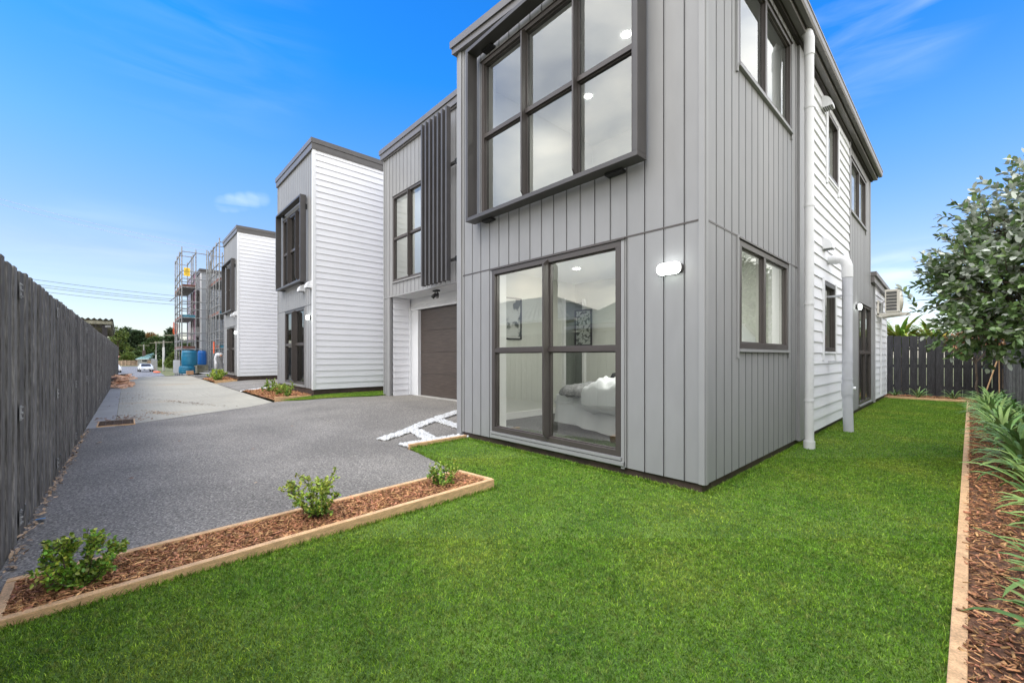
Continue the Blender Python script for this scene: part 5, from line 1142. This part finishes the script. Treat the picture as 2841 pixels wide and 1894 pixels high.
for (x, y, L, mt, lb) in [(-5.6, .02, .06, 'deadleaf', 'single brown leaf on the asphalt near the left fence'), (-8.2, -.3, .09, 'palemess', 'pale curled leaf at the fence foot'), (-7.6, .55, .05, 'deadleaf', 'small dry leaf out on the asphalt'), (-9.2, .05, .05, 'box', 'small green leaf on the asphalt before the concrete'), (-6.3, 1.2, .05, 'deadleaf', 'tiny dry leaf in the middle of the driveway'), (-4.6, .9, .04, 'palemess', 'pale leaf fragment on the driveway nearer the narrow bed'), (-7.9, 2.1, .05, 'deadleaf', 'dark leaf on the driveway toward the second house')]:
    V, F = leaf_arrays(np.array([[x, y, .012]]), np.array([[.6, .8, .15]]), np.array([[.1, 0, 1.]]), L, L*.5); tag(np_mesh('fallen_leaf', V, F, M[mt]), lb, 'leaf')
hexm('bluetape', (.05, .25, .62), rough=.5)
m = MB(); m.obox((-4.62, -.455, .025), (1, .1, .25), .07, .05, .004); tag(m.build('plastic_scrap', M['bluetape']), 'bright blue plastic scrap at the foot of the left fence', 'litter')

# ------------------------------------------------------------ building site: scaffolds, drums, worker
hexm('plank', (.16, .075, .06), rough=.8, var=.3, vs=4); hexm('bluepaint', (.05, .19, .27), rough=.6, var=.1, vs=3); hexm('redtag', (.75, .08, .04), rough=.5); hexm('debrisnet', (.62, .30, .45), rough=.8); hexm('orange', (.85, .16, .06), rough=.7); hexm('yellow', (.85, .55, .03), rough=.5); hexm('underdeck', (.22, .21, .20), rough=.8, var=.3, vs=6)
def scaffold(label, nodes, lifts, ztop, decks, rails, extra=None):
    """nodes: list of (x,y) standards; decks: (x0,x1,y0,y1,z)"""
    t = thing('scaffolding', (nodes[0][0], nodes[0][1], gz(*nodes[0])), label, 'scaffolding', 'scaffold towers round the unfinished house')
    for i, (x, y) in enumerate(nodes):
        m = MB(); zb_ = gz(x, y); m.tube([(x, y, zb_+.02), (x, y, ztop+random.uniform(.1, .35))], .034, 8); m.box(x-.07, x+.07, y-.07, y+.07, zb_-.02, zb_+.02)
        st_ = m.build('standard', M['steel'], t)
        m = MB()
        z = .7
        while z < ztop: m.tube([(x, y, z), (x, y, z+.05)], .04, 8); z += .5
        m.build('rosette', M['steel'], st_)
        m = MB()
        for z in lifts: m.tube([(x, y, z-.26), (x, y, z-.18)], .033, 8)
        m.build('tag', M['redtag'], st_)
    for (a, b) in rails:
        m = MB()
        zs_ = []
        for z in lifts: zs_ += [z-.05, z+.5, z+1.0]
        zs_ += [.45, ztop]
        for z in zs_:
            if z <= ztop+.01: m.tube([(nodes[a][0], nodes[a][1], z), (nodes[b][0], nodes[b][1], z)], .030, 6)
        m.parts('ledger', M['steel'], t)
    for (x0, x1, y0, y1, z, bl) in decks:
        m = MB(); n = max(2, int((y1-y0)/.24)); [m.box(x0, x1, y0+(y1-y0)*k/n+.006, y0+(y1-y0)*(k+1)/n-.006, z, z+.04) for k in range(n)]; d_ = m.build('deck', M['underdeck'], t)
        m = MB(); m.box(x0, x1, y0-.03, y0-.005, z+.0, z+.18); m.build('toe_board', M['plank'], d_)
        m = MB(); m.box(x1+.005, x1+.03, y0, y1, z+.0, z+.18); m.build('toe_board', M['bluepaint'] if bl else M['plank'], d_)
    return t
nA = [(-34.3, 2.70), (-35.9, 2.70), (-37.6, 2.7), (-39.4, 2.72), (-34.3, 3.43), (-39.4, 3.43), (-36.9, 3.43), (-34.35, 4.02), (-35.9, 3.43)]
A = scaffold('left scaffold tower at the lane end carrying a yellow warning sign', nA, [1.74, 3.78, 5.76], 8.0, [(-39.3, -34.35, 2.72, 3.42, 1.70, False), (-39.3, -34.35, 2.72, 3.42, 3.74, True), (-39.3, -34.35, 2.72, 3.42, 5.72, False)], [(0, 1), (1, 2), (2, 3), (0, 4), (3, 5), (4, 8), (8, 6), (6, 5), (4, 7), (1, 8)])
m = MB()
for z in np.arange(2.2, 7.0, .09): m.tube([(-34.4, 3.46, z), (-39.3, 3.46, z)], .004, 3, cap=False)
for x in np.arange(-39.3, -34.35, .12): m.tube([(x, 3.46, 2.2), (x, 3.46, 6.9)], .004, 3, cap=False)
m.build('debris_net', M['debrisnet'], A)
m = MB(); 
for k in range(9): m.tube([(-39.5, 2.62+.035*k, 3.75-.02*k), (-39.48, 2.60+.03*k, 2.9-.03*k)], .012, 4)
for k in range(11): m.tube([(-39.5, 2.6, 3.7-k*.08), (-39.48, 2.9, 3.6-k*.08)], .012, 4)
m.build('orange_mesh', M['orange'], A)
m = MB(); m.tube([(-34.3, 2.7, 5.35), (-41.5, 2.55, 5.45)], .022, 6); m.build('projecting_tube', M['plank'], A)
nB = [(-30.0, 4.12), (-31.2, 4.12), (-32.2, 4.12), (-34.5, 4.14), (-30.0, 4.9), (-34.5, 4.9), (-33.2, 4.9), (-33.3, 4.12), (-31.2, 4.9)]
B = scaffold('right scaffold with stair ladder and long diagonal brace beside the third house', nB, [1.74, 3.78, 5.76], 8.0, [(-34.4, -30.05, 4.14, 4.88, 3.74, True), (-34.4, -30.05, 4.14, 4.88, 5.72, False), (-31.2, -30.05, 4.14, 4.88, 1.7, True)], [(0, 1), (1, 2), (2, 7), (7, 3), (0, 4), (3, 5), (4, 8), (8, 6), (6, 5), (1, 8)])
m = MB(); m.tube([(-34.2, 4.06, 3.7), (-33.2, 4.06, 7.4)], .026, 8); m.tube([(-34.0, 4.05, 3.8), (-31.9, 4.05, 8.0)], .024, 8); m.parts('diagonal_brace', M['steel'], B)
m = MB(); m.tube([(-33.3, 3.98, .15), (-33.3, 4.05, 3.9)], .022, 6); m.tube([(-32.5, 3.98, .15), (-32.5, 4.05, 3.9)], .022, 6)
for k in range(12): m.tube([(-33.3, 4.0, .4+k*.3), (-32.5, 4.0, .4+k*.3)], .016, 6)
m.build('ladder', M['steel'], B)
m = MB(); m.tube([(-31.0, 3.98, 1.4), (-31.0, 3.98, 2.1)], .04, 6); m.build('orange_sleeve', M['orange'], B)
# warning sign
ws = thing('warning_sign', (-34.26, 2.95, 6.4), 'yellow warning sign with black triangle hung on the left scaffold', 'sign')
m = MB(); m.box(-34.25, -34.235, 2.80, 3.12, 6.42, 6.95); m.build('board', M['yellow'], ws)
m = MB()
def bar(y0, z0, y1, z1, r): m.obox((-34.232, (y0+y1)/2, (z0+z1)/2), (0, y1-y0, z1-z0), math.hypot(y1-y0, z1-z0), r, .004, up=(1, 0, 0))
bar(2.88, 6.77, 3.04, 6.77, .016); bar(2.88, 6.77, 2.96, 6.90, .016); bar(3.04, 6.77, 2.96, 6.90, .016); bar(2.96, 6.80, 2.96, 6.85, .014)
for k, z in enumerate((6.70, 6.60, 6.53)): bar(2.83 if k == 0 else 2.87, z, 3.09 if k == 0 else 3.05, z, .03 if k == 0 else .018)
m.build('lettering', M['black'], ws)
# drums
hexm('drum_teal', (.015, .17, .30), rough=.45, var=.1, vs=3); hexm('drum_blue', (.01, .12, .42), rough=.4, var=.08, vs=3)
def drum(x, y, z, r, h, mat, label):
    t = thing('drum', (x, y, z), label, 'drum', 'blue plastic drums at the scaffold foot'); m = MB()
    m.lathe([(r*.88, 0), (r*.97, .04), (r, h*.12), (r*1.02, h*.3), (r*1.04, h*.33), (r*1.02, h*.36), (r*1.01, h*.62), (r*1.04, h*.65), (r*1.01, h*.68), (r*.98, h*.9), (r*.9, h*.97), (r*.86, h)], (x, y, z), 28); m.build('body', M[mat], t, smooth=False)
    m = MB(); m.lathe([(r*.88, 0), (r*.88, .03)], (x, y, z+h+.001), 28); m.build('lid', M[mat], t)
drum(-32.7, 2.95, .64, .40, .92, 'drum_teal', 'large teal drum stacked on top of another drum'); drum(-32.6, 2.82, .15, .40, .46, 'drum_teal', 'lower teal drum carrying the large drum')
drum(-34.0, 3.72, .66, .24, .9, 'drum_blue', 'narrow bright blue drum on timber blocks right of the teal drums')
m = MB(); m.box(-34.5, -33.3, 3.4, 4.0, .12, .65); tag(m.build('pallet_stack', M['oldwood']), 'stack of rough timber blocks under the bright blue drum', 'pallet stack')
m = MB(); m.box(-32.0, -31.55, 2.72, 3.05, .12, .34); tag(m.build('cardboard_box', hexm('cardboard', (.42, .25, .15), rough=.8)), 'small brown box beside the teal drums', 'box')
for i, (x, y, w_, lb) in enumerate([(-35.2, 2.45, .25, 'white sheet leaning at the left scaffold foot, left one'), (-34.7, 2.5, .3, 'white sheet leaning at the left scaffold foot, right one')]):
    m = MB(); m.obox((x, y, .55), (.1, 0, 1), .85, w_, .02, up=(1, 0, 0)); tag(m.build('board_sheet', M['white']), lb, 'board')
rs = random.Random(3)
for i in range(12):
    x_, y_ = -28.6+rs.uniform(-1.3, 1.3), 3.55+rs.uniform(-.5, .6); az = rs.uniform(-.3, .5); m = MB(); m.obox((x_, y_, gz(x_, y_)+.04+i*.014), (math.cos(az), math.sin(az), 0), rs.uniform(1.2, 2.4), rs.uniform(.08, .28), .03)
    tag(m.build('metal_length', M['steel'] if i % 3 else M['offgrey']), 'flat grey metal length in the loose pile beside the lane', 'metal', 'metal lengths piled beside the lane')

# worker in white overalls, bent forward
wk = thing('person', (-30.3, 4.1, .15), 'worker in hooded white overalls bending forward beside the scaffold', 'person')
hexm('overall', (.62, .62, .63), rough=.85, var=.1, vs=6, bump=.4, bs=12)
def skin(name, J, E_, mat, parent, sub=2):
    me = bpy.data.meshes.new(name); me.from_pydata([j[:3] for j in J], E_, []); o = link(name, me, mat, parent)
    md = o.modifiers.new('skin', 'SKIN'); md.use_smooth_shade = True
    for v, j in zip(me.skin_vertices[0].data, J): v.radius = (j[3]*1.25, j[3]*1.25)
    me.skin_vertices[0].data[0].use_root = True
    s2_ = o.modifiers.new('sub', 'SUBSURF'); s2_.levels = sub; s2_.render_levels = sub; return o
bx, by, bz = -30.5, 4.15, .15
def q(x, y, z, r): return (bx+x, by+y, bz+z, r)
J = [q(-.05, 0, .88, .16), q(.02, 0, 1.02, .16), q(.18, .02, 1.14, .17), q(.34, .03, 1.17, .14), q(.42, .03, 1.15, .07), q(.52, .03, 1.16, .10), q(.58, .03, 1.13, .09),
     q(-.05, -.11, .80, .11), q(.05, -.13, .46, .075), q(-.06, -.13, .10, .055), q(.06, -.13, .04, .05), q(-.05, .11, .80, .11), q(-.12, .14, .46, .075), q(-.2, .14, .10, .055), q(-.08, .14, .04, .05),
     q(.33, -.17, 1.10, .075), q(.36, -.22, .86, .055), q(.48, -.18, .66, .04), q(.52, -.17, .60, .035), q(.33, .20, 1.10, .075), q(.38, .25, .86, .055), q(.52, .2, .70, .04), q(.56, .19, .64, .035)]
E_ = [(0, 1), (1, 2), (2, 3), (3, 4), (4, 5), (5, 6), (0, 7), (7, 8), (8, 9), (9, 10), (0, 11), (11, 12), (12, 13), (13, 14), (3, 15), (15, 16), (16, 17), (17, 18), (3, 19), (19, 20), (20, 21), (21, 22)]
skin('body', J, E_, M['overall'], wk)
m = MB(); m.lathe([(.03, -.04), (.06, 0), (.062, .05), (.03, .1)], (bx+.62, by+.03, bz+1.08), 12); m.build('face', hexm('skin_tone', (.45, .25, .18), rough=.6), wk, smooth=True)

# ------------------------------------------------------------ street and beyond
SZ = -1.38
def car(cx, cy, rz, label, colm):
    t = bpy.data.objects.new('parked_car', None); C.objects.link(t); WPOS[t.name] = (0, 0, 0); tag(t, label, 'car', 'cars parked in the street')
    # local: length along X (front +X), built at origin
    prof = [(2.2, .35), (2.25, .55), (2.1, .72), (1.25, .88), (.55, 1.32), (-.7, 1.36), (-1.5, 1.0), (-2.1, .95), (-2.2, .6), (-2.15, .3)]
    m = MB(); secs = [(-.86, .9), (-.80, 1), (.80, 1), (.86, .9)]; n = len(prof); vs = []
    for y, s in secs:
        for x, z in prof: top = z > .92; vs.append((x*(1 if s == 1 else .985), y*(.80 if top else 1), z if s == 1 else .3+(z-.3)*.96))
    m.add(vs, [(k*n+i, k*n+(i+1) % n, (k+1)*n+(i+1) % n, (k+1)*n+i) for k in range(3) for i in range(n)]+[tuple(range(n))[::-1], tuple(range(3*n, 4*n))]); b_ = m.build('body', M[colm], t, bevel=.03)
    m = MB(); m.add([(1.2, -.64, .90), (1.2, .64, .90), (.60, .58, 1.29), (.60, -.58, 1.29)], [(0, 1, 2, 3)]); m.v = [(a+.02, b, c+.012) for a, b, c in m.v]; m.build('windscreen', M['black'], t)
    for s in (-1, 1):
        m = MB(); m.add([(1.05, s*.70, .93), (.52, s*.665, 1.27), (-.68, s*.665, 1.30), (-1.35, s*.70, 1.0)], [(0, 1, 2, 3)]); m.build('side_window', M['black'], t)
        m = MB(); m.box(2.12, 2.262, s*.5, s*.78, .6, .72); m.build('headlight', M['pvc'], t)
        m = MB(); m.box(.75, .9, s*.86, s*1.0, .92, 1.02); m.build('mirror', M[colm], t)
        for x_ in (1.38, -1.35):
            m = MB(); m.tube([(x_, s*.70, .31), (x_, s*.885, .31)], .31, 20); wl = m.build('wheel', M['black'], t)
            m = MB(); m.tube([(x_, s*.886, .31), (x_, s*.895, .31)], .19, 14); m.build('rim', M['steel'], wl)
    m = MB(); m.box(2.2, 2.268, -.42, .42, .33, .48); m.build('grille', M['black'], t); m = MB(); m.box(2.262, 2.275, -.2, .2, .40, .47); m.build('number_plate', M['white'], t)
    t.location = (cx, cy, SZ); t.rotation_euler = (0, 0, rz); return t
hexm('silver', (.55, .57, .60), rough=.3, coat=.5, var=.02); hexm('palecar', (.6, .6, .6), rough=.3, coat=.5, var=.02)
car(-94.4, 2.55, R(4), 'silver-white hatchback facing the camera, parked in the street at the lane end', 'silver')
car(-92.0, -1.45, R(6), 'pale car mostly hidden behind the end of the left fence', 'palecar')
hexm('polegrey', (.25, .24, .22), rough=.85, var=.15, vs=3); hexm('polewhite', (.50, .50, .49), rough=.7)
def pole(x, y, h_, label, r=.14, white=2.0, arm=True):
    t = thing('power_pole', (x, y, SZ), label, 'power pole', 'power poles along the street'); m = MB(); m.tube([(x, y, SZ), (x, y, SZ+h_)], [r, r*.7], 10); m.build('shaft', M['polegrey'], t)
    if white: m = MB(); m.tube([(x, y, SZ+.02), (x, y, SZ+white)], r*1.04, 10); m.build('painted_base', M['polewhite'], t)
    if arm:
        m = MB(); m.obox((x, y, SZ+h_-.3), (.35, 1, 0), 2.6, .1, .12); [m.obox((x+.35*k*.4, y+k*.4, SZ+h_-.18), (0, 0, 1), .14, .06, .06) for k in (-2.6, -1.2, 1.2, 2.6)]; m.build('crossarm', M['oldwood'], t)
    return t
def at(px, t): a = (px-1420.5)/1160; return (t*(fwd[0]+a*rgt[0]), t*(fwd[1]+a*rgt[1]))
pole(*at(399, 120), 6.0, 'far power pole with white painted foot behind the parked silver car', .2, 2.8)
pole(*at(454, 74), 5.4, 'nearest power pole with a white shaft on the grass verge', .16, 4.2)
pole(*at(433, 105), 6.2, 'thin grey power pole between the other two', .11, 3)
pole(*at(488, 62), 6.0, 'power pole whose crossarm shows behind the left scaffold tower', .13, 0)
# overhead wires span high across the lane
m = MB()
def wire(a, b, sag, r=.012):
    a, b = np.array(a, float), np.array(b, float); pts = []
    for i in range(25): t = i/24; p = a*(1-t)+b*t; p[2] -= sag*4*t*(1-t); pts.append(p)
    m.tube(pts, r, 4, cap=False)
for (dz, sg_) in ((0, .45), (-.28, .55), (-.42, .6), (-.72, .66)): wire((-52, -14, 8.45+dz), (-54, 9.5, 7.30+dz), sg_, .016)
tag(m.build('power_cable', M['dark']), 'bundle of dark overhead cables crossing the sky above the lane', 'cables')
m = MB()
for dz in (0, -.5): wire((-60, -17, 17.5+dz), (-66, 11, 15.2+dz), .9, .016)
tag(m.build('power_cable', M['pvcg']), 'faint thin upper cables high above the cable bundle', 'cables')
# far houses, fence, hedges
hip_house(-166, -154, 2.6, 9.6, SZ, SZ+1.9, SZ+3.5, 'teal_roof', 'greywall', 'far bungalow with a pale teal hipped roof across the street', 3, chim=(-157, -156.2, 3.6, 4.3, SZ+2.0, SZ+4.3))
hip_house(-178, -170, -6.0, .2, SZ, SZ+2.0, SZ+3.4, 'pinkroof', 'bungalow_wall', 'far bungalow with a pinkish roof beyond the left fence end', 3)
hexm('streetfence', (.35, .26, .19), rough=.9, var=.3, vs=2, island=.3)
m = MB(); y = -14.0
while y < 7.3: xf = -159.5+(y+1)*1.0 if y > -1 else -159.5; m.box(xf, xf+.04, y, y+.26, SZ, SZ+1.45+random.uniform(-.06, .06)); y += .28
tag(m.build('fence', M['streetfence']), 'low brown timber fence across the far side of the street', 'fence')
m = MB(); m.box(-152, -146, -70, 40, SZ-.05, SZ+.03); struct(m.build('verge', M['verge']))
# verge things: temporary fence panels, orange mesh
for i in range(4):
    x_, y_ = at(436-i*3, 70+i*7)
    t = thing('temporary_fence', (x_, y_, SZ), 'grey wire temporary fence panel, number'.replace(', number', '')+[' nearest the camera on the verge', ' second along the verge', ' third along the verge', ' farthest along the verge'][i], 'fence panel', 'temporary fence panels on the verge')
    m = MB(); m.tube([(x_, y_, SZ), (x_, y_, SZ+2), (x_-3.2, y_-.35, SZ+2), (x_-3.2, y_-.35, SZ)], .04, 6); m.build('frame', M['steel'], t)
    m = MB(); [m.tube([(x_-k*.1, y_-k*.011, SZ+.05), (x_-k*.1, y_-k*.011, SZ+1.98)], .008, 3, cap=False) for k in range(1, 32)]; m.build('mesh', M['steel'], t)
for i, (x_, y_) in enumerate([at(435, 66), at(428, 78)]):
    m = MB(); m.obox((x_, y_, gz(x_, y_)+.1), (1, .1, 0), 2.6, .5, .16); tag(m.build('orange_netting', M['orange']), ['crumpled orange netting on the verge nearer the camera', 'crumpled orange netting farther along the verge'][i], 'netting')
# trees beyond the street
def bigtree(px, t, zt3, r, mat, label, seed, h_=None, base=SZ, nl=7, n=900, L=.55, flat=1.0, kind='tree', per=12):
    x_, y_ = at(px, t); rs = random.Random(seed); z0 = base; H_ = zt3-z0; lobes = []
    for i in range(nl):
        f = i/(nl-1); zz = z0+H_*(.38+.5*f)*1; rr = r*(.62-.22*f); a = rs.uniform(0, 6.28); o = r*(.55*(1-f)+.08); lobes.append((x_+math.cos(a)*o, y_+math.sin(a)*o, zz, rr, rr, rr*.75*flat))
    return tree(kind, (x_, y_, z0), H_*.35, r*.07, lobes, n, per, L, L*.55, [M[mat]], label, seed, crad=.3, group='trees beyond the street')
def conifer(px, t, zt3, r, label, seed):
    x_, y_ = at(px, t); H_ = zt3-SZ; lobes = [(x_, y_, SZ+H_*(.18+.78*i/9), r*(1-.88*i/9)+.2, r*(1-.88*i/9)+.2, H_*.07) for i in range(10)]
    return tree('conifer', (x_, y_, SZ), H_*.9, r*.06, lobes, 1100, 12, .6, .28, [M['conif']], label, seed, crad=.22, up=-.6, group='trees beyond the street')
conifer(474, 118, 8.9, 3.9, 'tall pointed dark conifer just left of the scaffold', 201)
bigtree(348, 150, 11.0, 5.5, 'conif', 'dark broad evergreen tree at the left of the tree line', 202, n=1300)
bigtree(385, 150, 10.8, 4.4, 'conif', 'dark layered evergreen in the middle of the tree line', 203, flat=.6, n=1200)
bigtree(362, 170, 11.2, 5, 'conif', 'dark evergreen crown behind the broad left tree', 204, n=1000)
bigtree(328, 140, 11.0, 4.2, 'lightleaf', 'pale sparse tree at the end of the left fence', 205, n=260)
bigtree(415, 165, 10.0, 5.0, 'autumn', 'large tree turning orange in the middle of the tree line', 206, n=1000)
bigtree(402, 190, 10.2, 5.0, 'lightleaf', 'light green tree behind the orange one', 207, n=500)
bigtree(440, 150, 7.8, 5.5, 'midleaf', 'mid-green tree between the orange tree and conifer', 208, n=1000)
bigtree(470, 175, 6.2, 7, 'midleaf', 'low mid-green tree behind the tall conifer', 209, n=1000)
bigtree(530, 120, 4.4, 6, 'midleaf', 'green treetop seen through the left scaffold', 210, n=800)
bigtree(362, 121, 1.9, 2.2, 'lightleaf', 'rounded bright green bush beside the teal-roofed bungalow', 211, n=700, L=.4, kind='bush')
bigtree(338, 165, 4.6, 4.5, 'lightleaf', 'yellow-green bush behind the brown street fence', 212, n=700, L=.4, kind='bush')
bigtree(412, 165, 4.9, 5, 'lightleaf', 'yellow-green tree above the teal roof', 213, n=700, L=.4, kind='bush')
bigtree(448, 100, .1, 1.0, 'lightleaf', 'pale bush beside the nearest power pole', 215, n=500, L=.3, kind='bush')
bigtree(484, 74, 1.9, 1.2, 'lightleaf', 'broad olive-green shrub on the verge by the scaffold', 216, n=800, L=.22, kind='bush')
bigtree(378, 135, 2.6, 3.0, 'midleaf', 'green bush behind the brown street fence', 217, n=600, L=.35, kind='bush')
bigtree(500, 200, 6, 12, 'midleaf', 'distant wide tree seen low through the scaffold', 218, n=900)
